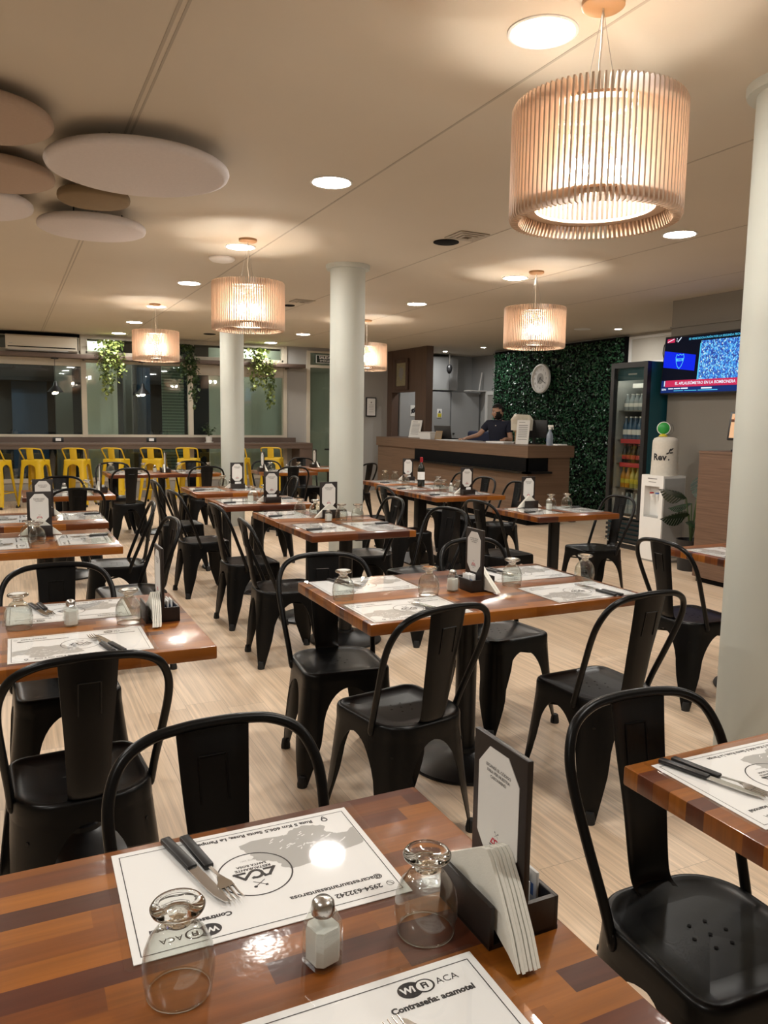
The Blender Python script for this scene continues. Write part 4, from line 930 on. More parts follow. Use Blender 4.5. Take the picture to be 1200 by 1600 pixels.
# left row
t5 = table(('second table of the left row', 'second in the row left of the aisle'), -0.21, 0.54, 4.355, 5.07)
setting(t5, 0.368, 4.69, 'right', 'on its aisle side', (0.125, 4.62)); setting(t5, -0.062, 4.66, 'left', 'at its outer side', (0.085, 4.72))
set_holder(t5, 0.15, 4.93, 90, 4, 3)
seat_at(t5, 0.60, 4.66, 'right', 'on the aisle side of the second left-row table', 4)
t6 = table(('third table of the left row', 'third in the row left of the aisle'), -0.17, 0.58, 5.37, 6.09)
setting(t6, 0.43, 5.77, 'right', 'on its aisle side', None, True, False); setting(t6, -0.03, 5.74, 'left', 'at its outer side', None, True, False)
set_holder(t6, 0.205, 5.87, 90, 3, 3)
seat_at(t6, 0.63, 5.60, 'right', 'on the aisle side of the third left-row table', -5)
t7 = table(('fourth table of the left row', 'fourth in the row left of the aisle'), 0.09, 0.84, 7.18, 7.90)
setting(t7, 0.45, 7.36, 'near', 'on its near side', (0.63, 7.50)); setting(t7, 0.45, 7.72, 'far', 'on its far side', (0.20, 7.55))
set_salt(t7, 0.44, 7.54); set_holder(t7, 0.745, 7.50, 0, 3, 3)
seat_at(t7, 0.50, 7.07, 'near', 'with its back to us at the fourth left-row table', 0)
seat_at(t7, 0.45, 7.93, 'far', 'on the far side of the fourth left-row table', 0)
t8 = table(('long table by the stools', 'the long one in front of the yellow stools'), 1.05, 2.38, 9.60, 10.34)
for cx, cy, sd, w_, gp in ((1.30, 9.78, 'near', 'at its near left corner', (1.50, 9.99)), (2.10, 9.78, 'near', 'at its near right corner', (2.30, 9.96)), (1.30, 10.18, 'far', 'at its far left corner', (1.12, 10.02)), (2.10, 10.18, 'far', 'at its far right corner', (1.93, 9.97))): setting(t8, cx, cy, sd, w_, gp)
set_salt(t8, 1.63, 9.94); set_holder(t8, 1.755, 9.93, 0, 3, 3)
seat_at(t8, 1.24, 9.50, 'near', 'near left of the long table by the stools', 4); seat_at(t8, 2.17, 9.66, 'near', 'near right of the long table by the stools', -3)
seat_at(t8, 1.19, 10.18, 'far', 'far left of the long table by the stools', 0); seat_at(t8, 2.20, 10.30, 'far', 'far right of the long table by the stools', 0)
# centre row
t11a = table(('near half of the centre-row pair', 'nearest of the centre row'), 1.62, 2.33, 4.35, 4.98)
t11b = table(('far half of the centre-row pair', 'second of the centre row'), 1.62, 2.33, 4.985, 5.62)
setting(t11a, 1.81, 4.66, 'left', 'on its aisle side', (2.06, 4.98 - .03)); setting(t11a, 2.16, 4.62, 'right', 'on its column side', (2.16, 4.90))
setting(t11b, 1.785, 5.37, 'left', 'on its aisle side', (1.90, 5.38 - .03)); setting(t11b, 2.17, 5.37, 'right', 'on its column side', (1.985, 5.26))
set_salt(t11a, 1.955, 4.925); set_holder(t11b, 2.035, 5.13, 90, 4, 3)
seat_at(t11a, 1.78, 4.46, 'left', 'on the aisle side of the near centre-row table', -4); seat_at(t11b, 1.755, 5.36, 'left', 'on the aisle side of the pushed-up centre-row table', 3)
seat_at(t11a, 2.215, 4.56, 'right', 'near the column, at the near centre-row table', 12); seat_at(t11b, 2.245, 5.38, 'right', 'touching the column, at the pushed-up centre-row table', -3)
t10 = table(('third centre-row table', 'third in the centre row'), 1.52, 2.26, 6.01, 6.73)
setting(t10, 1.705, 6.34, 'left', 'on its aisle side', (1.86, 6.42)); setting(t10, 2.08, 6.36, 'right', 'on its column side', (2.0, 6.55))
set_salt(t10, 1.80, 6.29); set_holder(t10, 1.955, 6.21, -90, 3, 3)
seat_at(t10, 1.59, 6.42, 'left', 'on the aisle side of the third centre-row table', 5)
t9 = table(('fourth centre-row table', 'fourth in the centre row'), 1.53, 2.26, 7.09, 7.84)
setting(t9, 1.70, 7.47, 'left', 'on its aisle side', (1.92, 7.70)); setting(t9, 2.09, 7.47, 'right', 'on its column side', (2.03, 7.72))
set_holder(t9, 2.02, 7.53, -90, 3, 3)
seat_at(t9, 1.48, 7.50, 'left', 'on the aisle side of the fourth centre-row table', 2); seat_at(t9, 2.38, 7.62, 'right', 'on the column side of the fourth centre-row table', -6)
t12 = table(("rear centre-row table", "rearmost of the centre row"), 2.90, 3.62, 9.50, 10.12)
setting(t12, 3.26, 9.66, 'near', 'on its near side', (3.46, 9.80)); setting(t12, 3.26, 9.96, 'far', 'on its far side', (3.08, 9.84))
set_salt(t12, 3.30, 9.81); set_holder(t12, 2.97, 9.80, 180, 3, 3)
seat_at(t12, 3.16, 9.48, 'near', 'with its back to us at the rear centre-row table', -2); seat_at(t12, 3.22, 10.10, 'far', 'behind the rear centre-row table', 0)
# row along the reception counter
t13 = table(('table before the glass door', 'in front of the glass door'), 3.77, 4.52, 10.07, 10.72)
setting(t13, 4.15, 10.24, 'near', 'on its near side', (4.34, 10.40)); set_holder(t13, 3.92, 10.42, 180, 3, 3)
seat_at(t13, 3.98, 10.85, 'far', 'behind the table at the glass door', 5); seat_at(t13, 4.28, 9.80, 'near', 'seen past the middle column, at the glass door table', 30)
t14a = table(('near reception-row table', 'nearest of the row at the reception counter'), 3.47, 4.22, 6.11, 6.75, True)
t14b = table(('wine bottle table', 'carrying the wine bottle'), 3.47, 4.22, 6.78, 7.43, True)
t14c = table(('rear reception-row table', 'rearmost of the row at the reception counter'), 3.62, 4.37, 7.49, 8.13, True)
setting(t14a, 3.665, 6.42, 'left', 'on its inner side', (3.865, 6.67)); setting(t14a, 4.03, 6.45, 'right', 'on its counter side', (3.99, 6.60)); set_salt(t14a, 3.90, 6.58); set_holder(t14a, 3.915, 6.32, -90, 3, 3)
setting(t14b, 3.665, 7.10, 'left', 'on its inner side', (3.80, 7.36)); setting(t14b, 4.03, 7.10, 'right', 'on its counter side', (4.0, 7.02))
setting(t14c, 3.82, 7.82, 'left', 'on its inner side', (3.88, 8.03)); setting(t14c, 4.18, 7.80, 'right', 'on its counter side', (3.94, 7.895)); set_holder(t14c, 4.12, 7.93, -90, 3, 3)
seat_at(t14a, 3.28, 6.30, 'left', 'on the inner side of the near reception-row table', -3); seat_at(t14b, 3.46, 7.28, 'left', 'peeping past the middle column at the wine bottle table', 0)
seat_at(t14a, 4.17, 6.42, 'right', 'on the counter side of the near reception-row table', -4); seat_at(t14b, 4.19, 6.99, 'right', 'on the counter side of the wine bottle table', 3); seat_at(t14c, 4.16, 7.66, 'right', 'on the counter side of the rear reception-row table', 0)
t15 = table(('table facing the fridge', 'the single one facing the drinks fridge'), 3.50, 4.26, 4.62, 5.25)
setting(t15, 3.70, 4.98, 'left', 'on its inner side', (3.955, 5.085)); setting(t15, 4.10, 4.97, 'right', 'on its fridge side', (4.12, 5.09)); set_salt(t15, 3.862, 4.985); set_holder(t15, 3.80, 5.187, 90, 4, 3)
seat_at(t15, 3.46, 4.98, 'left', 'on the inner side of the table facing the fridge', 4); seat_at(t15, 4.12, 4.93, 'right', 'between the fridge and the table facing it', -4)
wb = thing('wine_bottle', 'dark wine bottle with a red capsule and white label', 'wine bottle', (3.90, 7.20, TZ + .0003))
MB().lathe([(0, 0.0), (0.036, 0.0), (0.0375, 0.004), (0.0375, 0.19), (0.035, 0.205), (0.022, 0.225), (0.0150, 0.24), (0.0145, 0.30), (0.0155, 0.305), (0, 0.306)], 32, caps=False).build('glass_body', 'wine_glass', wb, 60)
MB().lathe([(0.0380, 0.075), (0.0380, 0.155)], 32, caps=False).build('label', 'paper_white', wb)
MB().lathe([(0.0155, 0.255), (0.0162, 0.26), (0.0162, 0.307), (0, 0.309)], 24, caps=False).build('capsule', 'wine_red', wb, 50)

# ---------------------------------------------------------------- reception counter and back office
rc = thing('reception_counter', 'long brown laminate reception counter with a black recess', 'counter')
MB().box(6.45, 6.98, 8.84, 13.68, 0.10, 1.0).box(6.98, 7.18, 8.84, 9.34, 0.10, 1.0).build('body', 'counter_laminate', rc, 0)
MB().box(6.42, 7.05, 8.80, 12.52, 0.955, 1.118).box(6.42, 6.98, 12.52, 13.70, 0.955, 1.118).box(7.05, 7.22, 8.80, 9.42, 0.955, 1.118).build('upper_band', 'counter_laminate', rc, 0)
MB().box(6.425, 6.45, 8.815, 12.12, 0.765, 0.955).box(6.425, 6.78, 8.815, 8.84, 0.765, 0.955).build('black_recess', 'black_void', rc, 0)
MB().box(6.36, 6.45, 8.75, 12.20, 0.735, 0.765).box(6.36, 6.81, 8.75, 8.84, 0.735, 0.765).build('ledge', 'pedestal_black', rc, 0)
MB().box(6.53, 6.95, 8.92, 13.60, 0.0, 0.10).box(6.95, 7.10, 8.92, 9.25, 0, 0.10).build('plinth', 'black_void', rc, 0)
CT = 1.1183
# wood-clad office front with a pass-through and a framed picture
mb = MB()
for b in ((6.98, 7.13, 14.19, FAR, 0, ZC), (6.985, 7.13, 12.78, 13.20, 0, ZC), (6.985, 7.13, 13.20, 14.19, 1.98, ZC), (6.985, 7.13, 13.20, 14.19, 0, 1.115)): mb.box(*b)
struct('wall_office_front', mb, 'panel_laminate', None, 0)
pf = thing('framed_picture', 'dark wooden framed picture on the wood-clad office wall', 'picture', (6.96, 13.74, 2.32))
q = MB()
for b in ((-.02, .02, -.28, -.20, -.30, .30), (-.02, .02, .20, .28, -.30, .30), (-.02, .02, -.20, .20, .22, .30), (-.02, .02, -.20, .20, -.30, -.22)): q.box(*b, 0, 0.006)
q.build('frame', 'frame_dark_wood', pf, 30); MB().box(-0.008, 0.012, -.20, .20, -.22, .22).build('image', 'picture_mount', pf, 0)
q = MB(); blob(q, 0, 0.02, 0.08, 0.14, 0, 0, 8); q.xf(TR(-0.0095, 0, 0) @ RZ(-pi / 2) @ RX(pi / 2)); q.build('figure', 'ink_midgrey', pf, 0)
def notice(name, label, x, y, w, h, rz, mat='card_white'):
    o = thing(name, label, 'notice', (x, y, CT), rz)
    R_ = RX(-0.22)
    a = MB().box(-w / 2, w / 2, -0.002, 0.002, 0, h); a.xf(TR(0, 0, 0.002) @ R_); a.build('sheet', mat, o, 0)
    b = MB(); [b.line([(-w * .33, h * k), (w * (.33 if k != .9 else .1), h * k)], h * .025, 0) for k in (.9, .78, .7, .62, .54, .46, .38, .3, .2)]; b.xf(TR(0, 0, 0.002) @ R_ @ TR(0, -0.003, 0) @ RX(pi / 2)); b.build('print', 'ink_midgrey', o, 0)
    c = MB().box(-w * .1, w * .1, 0.0, 0.004, 0, h * .8); c.xf(TR(0, h * 0.42, 0.0) @ RX(0.28)); c.build('prop', mat, o, 0)
notice('standing_notice', 'white notice sheet standing in the office pass-through', 6.86, 12.98, 0.30, 0.33, rad(-75))
o = tag(MB().box(7.40, 7.52, 14.172, 14.179, 1.52, 1.74).build('wall_notice', 'card_white'), 'small white notice with a black symbol seen through the office pass-through', 'notice')
q = MB(); q.ring((0, 0), 0.015, 0.045, 0, 24); q.line([(-.04, -.05), (.035, .06)], .02, 0); q.xf(TR(7.46, 14.170, 1.63) @ RX(pi / 2)); q.build('symbol', 'ink_black', o, 0)
# grey cupboards behind the counter
def cup(label, x0, x1, z0, z1, y=14.2, knob=True):
    o = thing('office_cupboard', label, 'cupboard', (x0, y, z0)); MB().box(0, x1 - x0, 0, 0.38, 0.0005, z1 - z0).build('body', 'cupboard_grey', o, 0)
    d_ = MB().box(0.006, x1 - x0 - 0.006, -0.02, 0.0, 0.006, z1 - z0 - 0.006, 0, 0.002).build('door', 'cupboard_grey', o, 0)
    if knob: MB().lathe([(0.018, 0), (0.018, .03), (0, .032)], 12).xf(TR(0.06, -0.02, 1.17) @ RX(pi / 2)).build('lock', 'plastic_black', d_, 40)
cup('grey cupboard with a yellow warning sticker behind the counter', 7.16, 8.34, 0, 2.03, 14.2, False)
cup('grey cupboard with a round lock behind the office chair', 8.36, 9.05, 0, 2.03)
cup('upper grey cupboard above the sticker', 7.50, 8.30, 2.06, 2.74, 14.2, False)
cup('narrow upper grey cupboard beside the white wall shelf', 8.31, 8.50, 2.06, 2.74, 14.2, False)
o = tag(MB().box(8.02, 8.13, 14.168, 14.178, 1.50, 1.68).build('warning_sticker', 'paper_white'), 'yellow and white warning sticker on the grey cupboard', 'sticker')
q = MB().box(8.03, 8.12, 14.166, 14.168, 1.51, 1.585); q.build('yellow_field', 'sticker_yellow', o, 0)
q = MB(); q.face([(-0.03, -.01, 0), (.03, -.01, 0), (0, .045, 0)]); q.xf(TR(8.075, 14.165, 1.61) @ RX(pi / 2)); q.build('symbol', 'ink_black', o, 0)
o = tag(MB().box(8.66, 9.08, 13.95, 14.19, 2.055, 2.075).build('wall_shelf', 'frame_white'), 'small white shelf on top of the grey cupboards', 'shelf'); MB().tube([(8.98, 14.1, 2.075), (9.04, 14.1, 2.45)], 0.016, 8).build('strut', 'frame_white', o)
sc_ = thing('ceiling_camera', 'dark camera hanging on a pole from the office ceiling', 'camera', (8.1, 13.85, ZC)); MB().tube([(0, 0, 0), (0, 0, -0.24)], 0.016, 8).build('pole', 'wire_steel', sc_); MB().lathe([(0, -0.42), (0.03, -0.41), (0.055, -0.36), (0.06, -0.30), (0.045, -0.25), (0.02, -0.235), (0, -0.235)], 20, caps=False).build('housing', 'plastic_black', sc_, 50)
d2 = struct('door_2', MB().box(9.06, 9.1, 13.90, 13.98, 0, 2.06).box(9.06, 9.1, 13.13, 13.90, 1.98, 2.06), 'frame_white'); MB().box(9.08, 9.1, 13.13, 13.90, 0, 1.98).build('leaf', 'wall_grey', d2, 0)

# artificial hedge wall with its clock
mb = MB(); mb.box(8.62, 8.699, 9.40, 12.995, 0.001, ZC - 0.03, 1)
rg = random.Random(11)
for k in range(15000):
    y, z = rg.uniform(9.42, 12.97), rg.uniform(0.03, ZC - 0.06); x = 8.62 - abs(rg.gauss(0, 0.028)) - 0.004; s_ = rg.uniform(0.018, 0.034)
    a, b_, c_ = rg.uniform(0, 6.28), rg.gauss(0, 0.75), rg.gauss(0, 0.6)
    u = Vector((sin(b_) * .8, cos(a) * cos(b_), sin(a) * cos(b_))) * s_; w_ = Vector((-sin(c_), -sin(a) * cos(c_), cos(a) * cos(c_))) * s_ * 0.55; p = Vector((x, y, z))
    mb.add([tuple(p - u), tuple(p + w_), tuple(p + u), tuple(p - w_)], [(0, 1, 2, 3)], 0)
o = mb.build('hedge_wall', ['hedge_leaf', 'black_void'], None, 0); tag(o, 'dark green artificial hedge covering the wall behind the counter', 'foliage'); o['kind'] = 'stuff'
ck = thing('wall_clock', 'round white wall clock with a pale rim on the green hedge wall', 'clock', (8.505, 11.33, 2.20))
K = RZ(-pi / 2) @ RX(pi / 2)
MB().lathe([(0, 0), (0.255, 0), (0.262, 0.02), (0.25, 0.045), (0.225, 0.05), (0.22, 0.03), (0, 0.03)], 56, caps=False).xf(K).build('case', 'plastic_white', ck, 50)
q = MB().lathe([(0, 0.031), (0.218, 0.031)], 56, caps=False); q.build('dial', 'paper_white', ck, 0).matrix_local = K
q = MB().ring((0, 0), 0, 0.095, 0.0322, 40, 0)
q.build('centre_disc', 'ink_grey', ck, 0).matrix_local = K
q = MB()
for h in range(1, 13): a = pi / 2 - h * pi / 6; q.text(str(h), 0.058, 0.165 * cos(a), 0.165 * sin(a), 0.0322)
for h in range(60): a = h * pi / 30; q.line([(0.203 * cos(a), 0.203 * sin(a)), (0.213 * cos(a), 0.213 * sin(a))], 0.003, 0.0322)
q.build('numerals', 'ink_midgrey', ck, 0).matrix_local = K
for nm_, a, l, w_ in (('hour_hand', pi / 2 - 7.33 * pi / 6, 0.10, 0.014), ('minute_hand', pi / 2 - 20 * pi / 30, 0.155, 0.010)):
    q = MB(); q.line([(-0.03 * cos(a), -0.03 * sin(a)), (l * cos(a), l * sin(a))], w_, 0.037); q.build(nm_, 'ink_black', ck, 0).matrix_local = K

# things on the counter
o = thing('storage_basket', 'white openwork plastic basket on the reception counter', 'basket', (6.72, 12.12, CT), 0.1)
def frus(a, b, c, d, z0, z1, t_=0.004):
    m = MB(); lo = [(-a, -b), (a, -b), (a, b), (-a, b)]; hi = [(-c, -d), (c, -d), (c, d), (-c, d)]
    v = [(x, y, z0) for x, y in lo] + [(x, y, z1) for x, y in hi] + [(x * (1 - t_ / a), y * (1 - t_ / b), z1) for x, y in hi] + [(x * (1 - t_ / a), y * (1 - t_ / b), z0 + t_) for x, y in lo]
    f = [(3, 2, 1, 0), (12, 13, 14, 15)]
    for i in range(4):
        j = (i + 1) % 4; f += [(i, j, 4 + j, 4 + i), (4 + i, 4 + j, 8 + j, 8 + i), (8 + i, 8 + j, 12 + j, 12 + i)]
    return m.add(v, f)
frus(0.10, 0.16, 0.125, 0.19, 0, 0.115).build('tub', 'plastic_white', o, 0); frus(0.124, 0.189, 0.136, 0.20, 0.108, 0.122).build('rim', 'plastic_white', o, 0)
notice('small_sign', 'small framed card standing beside the white basket', 6.66, 11.72, 0.15, 0.15, rad(-70), 'kraft')
lp = thing('laptop', 'dark open laptop seen from its lid side on the counter', 'laptop', (6.98, 12.08, CT), rad(-62))
MB().box(-0.17, 0.17, 0.0, 0.23, 0, 0.016, 0, 0.004).build('keyboard_base', 'plastic_black', lp, 30)
MB().box(-0.17, 0.17, -0.004, 0.004, 0, 0.23, 0, 0.003).xf(TR(0, -0.002, 0.012) @ RX(0.25)).build('lid', 'laptop_grey', lp, 30)
MB().ring((0, 0), 0, 0.022, 0, 20).xf(TR(0, -0.0365, 0.135) @ RX(pi / 2 + .25)).build('badge', 'ink_grey', lp, 0)
oc = thing('office_chair', 'dark navy office chair behind the reception counter', 'office chair', (8.02, 12.75, 0), rad(120))
MB().box(-0.24, 0.24, -0.24, 0.24, 0.44, 0.54, 0, 0.04, 3).build('seat', 'chair_navy', oc, 60)
q = MB().box(-0.26, 0.26, -0.05, 0.05, -0.27, 0.27, 0, 0.048, 4); q.xf(TR(0, -0.25, 0.98) @ RX(0.1)); q.build('backrest', 'chair_navy', oc, 60)
MB().tube([(0, 0, 0.08), (0, 0, 0.44)], 0.028, 12).tube([(0, -0.2, 0.46), (0, -0.27, 0.8)], 0.02, 8).build('column', 'plastic_black', oc)
for k in range(5): a = 2 * pi * k / 5; l_ = MB().tube([(0, 0, 0.10), (0.29 * cos(a), 0.29 * sin(a), 0.065)], [0.022, 0.014], 8).build('star_arm', 'plastic_black', oc); MB().ball((0.29 * cos(a), 0.29 * sin(a), 0.03), 0.03, 0, 6).build('caster', 'plastic_black', l_)
for (x, y, rz, l) in ((6.80, 11.55, -1.2, 'loose white paper sheet on the counter beside the laptop'), (6.78, 10.95, -1.0, 'grey printed sheet under the hand of the man in navy'), (6.86, 10.10, -1.45, 'stack of white papers on the counter in front of the man')):
    tag(MB().box(-0.21, 0.21, -0.13, 0.13, 0, 0.006 if 'stack' not in l else 0.022).xf(TR(x, y, CT) @ RZ(rz)).build('paper_sheet', 'paper_white' if 'grey' not in l else 'ink_grey', None, 0), l, 'paper', 'papers on the counter')
bg = thing('paper_bag', 'pale paper bag with shiny window on a small wooden stand', 'paper bag', (6.92, 9.66, CT + 0.20), rad(-60))
q = MB(); P = [(-0.15, -0.05, 0), (0.15, -0.05, 0), (0.15, 0.05, 0), (-0.15, 0.05, 0), (-0.155, -0.06, 0.16), (0.155, -0.06, 0.16), (0.155, 0.06, 0.16), (-0.155, 0.06, 0.16), (-0.12, -0.01, 0.24), (0.12, -0.015, 0.23), (0.12, 0.01, 0.23), (-0.12, 0.012, 0.24)]
q.add(P, [(3, 2, 1, 0), (8, 9, 10, 11)] + [(i + 4 * L, (i + 1) % 4 + 4 * L, (i + 1) % 4 + 4 + 4 * L, i + 4 + 4 * L) for L in (0, 1) for i in range(4)]); q.build('bag_body', 'bag_paper', bg, 0)
q = MB(); P = []; rr = random.Random(2)
for k in range(9):
    for j in range(4): P.append((-0.115 + 0.0288 * k, -0.055 - rr.uniform(0, .018), 0.10 + 0.05 * j))
q.add(P, [(i * 4 + j, (i + 1) * 4 + j, (i + 1) * 4 + j + 1, i * 4 + j + 1) for i in range(8) for j in range(3)]); q.build('clear_window', 'wire_clear', bg, 0)
st_ = thing('wooden_stand', 'small wooden stand carrying the pale paper bag', 'stand', (6.92, 9.66, CT), rad(-60))
MB().box(-0.10, 0.10, -0.05, 0.05, 0, 0.02).box(-0.06, 0.06, -0.035, 0.035, 0.02, 0.12).build('foot', 'frame_dark_wood', st_, 0); MB().box(-0.11, 0.11, -0.05, 0.05, 0.18, 0.199).build('tray', 'kraft', st_, 0); MB().box(-0.09, -0.06, -0.04, 0.04, 0.02, 0.18).build('post', 'kraft', st_, 0)
notice('menu_board', 'tall pale menu sheet leaning beside the paper bag', 6.78, 9.45, 0.19, 0.36, rad(-50))
mo = thing('monitor', 'black monitor seen from behind next to the spray bottle', 'monitor', (7.12, 9.62, 0.0), rad(-55)); MB().box(-0.2, 0.2, -0.025, 0.025, CT + 0.09, CT + 0.36, 0, 0.008).build('screen_back', 'plastic_black', mo, 30); MB().tube([(0, 0, CT + 0.012), (0, 0, CT + 0.2)], 0.025, 10).build('neck', 'plastic_black', mo); MB().box(-0.09, 0.09, -0.07, 0.07, CT, CT + 0.014).build('foot', 'plastic_black', mo, 0)
sb = thing('spray_bottle', 'clear sanitizer spray bottle with a white trigger on the counter', 'spray bottle', (6.95, 9.02, CT), rad(200))
MB().lathe([(0, 0), (0.044, 0), (0.046, 0.01), (0.046, 0.135), (0.04, 0.16), (0.02, 0.20), (0.017, 0.225), (0, 0.225)], 24, caps=False).build('bottle', 'sanitizer_blue', sb, 60)
q = MB().box(-0.016, 0.016, -0.02, 0.02, 0.225, 0.258, 0, 0.004).box(-0.014, 0.014, -0.03, 0.05, 0.258, 0.288, 0, 0.005).tube([(0, 0.045, 0.26), (0, 0.055, 0.225)], 0.006, 6); q.build('trigger_head', 'plastic_white', sb, 40)
MB().ring((0, 0), 0, 0.024, 0, 20).xf(TR(0, -0.0468, 0.075) @ RX(pi / 2)).build('blue_label', 'sachet_blue', sb, 0)
tag(MB().box(6.98, 7.16, 8.88, 9.10, CT, CT + 0.018, 0, 0.005).build('white_tray', 'plastic_white', None, 30), 'flat white tray at the near end of the reception counter', 'tray')

# ---------------------------------------------------------------- drinks fridge, water dispenser, cabinet, television
fx, fy0, fy1, fh = 6.40, 6.62, 7.20, 2.14
fr_ = thing('drinks_fridge', 'tall black-framed glass-door drinks fridge with teal sides', 'fridge')
q = MB().box(fx + 0.06, fx + 0.66, fy0, fy0 + 0.03, 0.06, fh).box(fx + 0.06, fx + 0.66, fy1 - 0.03, fy1, 0.06, fh).box(fx + 0.06, fx + 0.66, fy0 + 0.03, fy1 - 0.03, fh - 0.05, fh).box(fx + 0.06, fx + 0.66, fy0 + 0.03, fy1 - 0.03, 0.06, 0.36); q.build('cabinet', 'teal_paint', fr_, 0)
MB().box(fx + 0.58, fx + 0.62, fy0 + 0.03, fy1 - 0.03, 0.36, fh - 0.05).box(fx + 0.07, fx + 0.58, fy1 - 0.045, fy1 - 0.03, 0.36, fh - 0.05).build('lining', 'plastic_grey', fr_, 0)
q = MB(); d0, d1 = fx, fx + 0.055
for b in ((d0, d1, fy0, fy0 + 0.055, 0.36, fh), (d0, d1, fy1 - 0.055, fy1, 0.36, fh), (d0, d1, fy0 + 0.055, fy1 - 0.055, fh - 0.06, fh), (d0, d1, fy0 + 0.055, fy1 - 0.055, 0.36, 0.375)): q.box(*b)
dr = q.build('door', 'plastic_black', fr_, 0)
MB().box(fx + 0.02, fx + 0.03, fy0 + 0.055, fy1 - 0.055, 0.385, fh - 0.06).build('door_glass', 'fridge_glass', dr, 0)
MB().box(fx - 0.005, fx + 0.03, fy0 + 0.055, fy1 - 0.055, 0.373, 0.388).build('door_sill', 'steel', dr, 0)
MB().box(fx + 0.06, fx + 0.08, fy0 + 0.05, fy1 - 0.05, fh - 0.20, fh - 0.06).build('header_panel', 'teal_paint', fr_, 0)
q = MB(); q.line([(-.06, 0), (.06, 0)], .018, 0); q.xf(TR(fx + 0.058, (fy0 + fy1) / 2, fh - 0.13) @ RZ(-pi / 2) @ RX(pi / 2)); q.build('header_badge', 'ink_grey', fr_, 0)
q = MB()
for k in range(5): q.box(fx + 0.02, fx + 0.06, fy0 + 0.01, fy1 - 0.01, 0.085 + k * 0.055, 0.115 + k * 0.055)
q.build('louvre_grille', 'plastic_black', fr_, 0); MB().box(fx + 0.04, fx + 0.62, fy0 + 0.02, fy1 - 0.02, 0.0, 0.06).build('base', 'plastic_black', fr_, 0)
MB().box(fx + 0.01, fx + 0.03, fy0 + 0.005, fy1 - 0.005, 0.06, 0.072).build('kick_strip', 'steel', fr_, 0)
SH = [0.40, 0.70, 0.985, 1.26, 1.60]
for z in SH:
    MB().box(fx + 0.10, fx + 0.56, fy0 + 0.035, fy1 - 0.05, z - 0.012, z).build('shelf', 'wire_steel', fr_, 0)
for z in (0.985, 1.26): MB().box(fx + 0.085, fx + 0.10, fy0 + 0.04, fy1 - 0.12, z - 0.04, z + 0.01).build('price_strip', 'label_red', fr_, 0)
MB().box(fx + 0.09, fx + 0.13, fy0 + 0.06, fy1 - 0.08, 2.055, 2.075).build('added_fridge_strip', 'fridge_fill_glow', fr_, 0)  # glowing strip added to brighten the bottles inside
MB().box(fx + 0.2, fx + 0.56, fy0 + 0.1, fy1 - 0.15, 1.86, 1.91).build('cooling_unit', 'plastic_white', fr_, 0)
def bottle(kind, glass_m, h, r, cap_m):
    def b():
        o = MB().lathe([(0, 0), (r * .95, 0), (r, .008), (r, h * .55), (r * .92, h * .62), (r * .42, h * .82), (r * .38, h * .95), (0, h * .95)], 16, caps=False).build('drink_bottle', glass_m, None, 50)
        MB().lathe([(r * .42, h * .94), (r * .42, h), (0, h)], 12, caps=False).build('cap', cap_m, o, 40); MB().lathe([(r * 1.015, h * .22), (r * 1.015, h * .44)], 16, caps=False).build('label', cap_m, o, 40); return o
    return b
KB = [('clear_short', 'bottle_clear', .24, .034, 'plastic_grey', 'clear bottle'), ('juice', 'bottle_yellow', .235, .036, 'fan_yellow', 'yellow juice bottle'), ('dark', 'bottle_dark', .22, .032, 'label_red', 'dark soda bottle'), ('blue', 'bottle_blue', .27, .036, 'plastic_white', 'blue-labelled bottle'), ('can', 'bottle_clear', .19, .033, 'plastic_white', 'pale water bottle')]
rowsn = ['bottom', 'second', 'middle', 'fourth', 'top']
for r_i, z in enumerate(SH):
    kd, gm, h, r, cm, lb = KB[r_i]
    for c in range(6):
        gm2 = 'bottle_orange' if (r_i == 1 and c >= 4) else gm; l2 = 'orange juice bottle' if gm2 != gm else lb; kd2 = kd + ('_o' if gm2 != gm else '')
        for dpt in range(2):
            place('b' + kd2, bottle(kd2, gm2, h, r, cm), (fx + 0.165 + 0.10 * dpt, fy0 + 0.085 + c * 0.076, z + 0.0003), 0, '%s in the %s row on the %s fridge shelf' % (l2, ['front', 'back'][dpt], rowsn[r_i]), 'bottle', 'bottles in the drinks fridge')
# water dispenser with its covered bottle
wd_ = thing('water_dispenser', 'white floor-standing water dispenser beside the fridge', 'water dispenser', (6.08, 5.98, 0))
q = MB()
for b in ((0, 0.31, 0, 0.31, 0.02, 0.47), (0, 0.31, 0, 0.31, 0.80, 0.915), (0.09, 0.31, 0, 0.31, 0.47, 0.80), (0, 0.09, 0, 0.05, 0.47, 0.80), (0, 0.09, 0.26, 0.31, 0.47, 0.80)): q.box(*b)
q.build('housing', 'plastic_white', wd_, 0)
MB().box(0.012, 0.30, -0.006, 0.0, 0.05, 0.89).build('side_panel', 'plastic_grey', wd_, 0)
MB().box(0.01, 0.30, 0.01, 0.30, 0, 0.02).build('base', 'plastic_grey', wd_, 0)
for y, m_ in ((0.115, 'plastic_white'), (0.195, 'plastic_white')):
    tp = MB().box(0.03, 0.09, y - 0.015, y + 0.015, 0.69, 0.72, 0, .004).tube([(0.045, y, 0.69), (0.045, y, 0.65)], 0.010, 8).build('tap', m_, wd_, 30)
    MB().box(0.02, 0.06, y - 0.012, y + 0.012, 0.72, 0.735, 0, .003).build('tap_lever', 'label_red' if y > .15 else 'sachet_blue', tp, 30)
MB().box(0.004, 0.09, 0.055, 0.255, 0.47, 0.485).build('drip_tray', 'plastic_grey', wd_, 0)
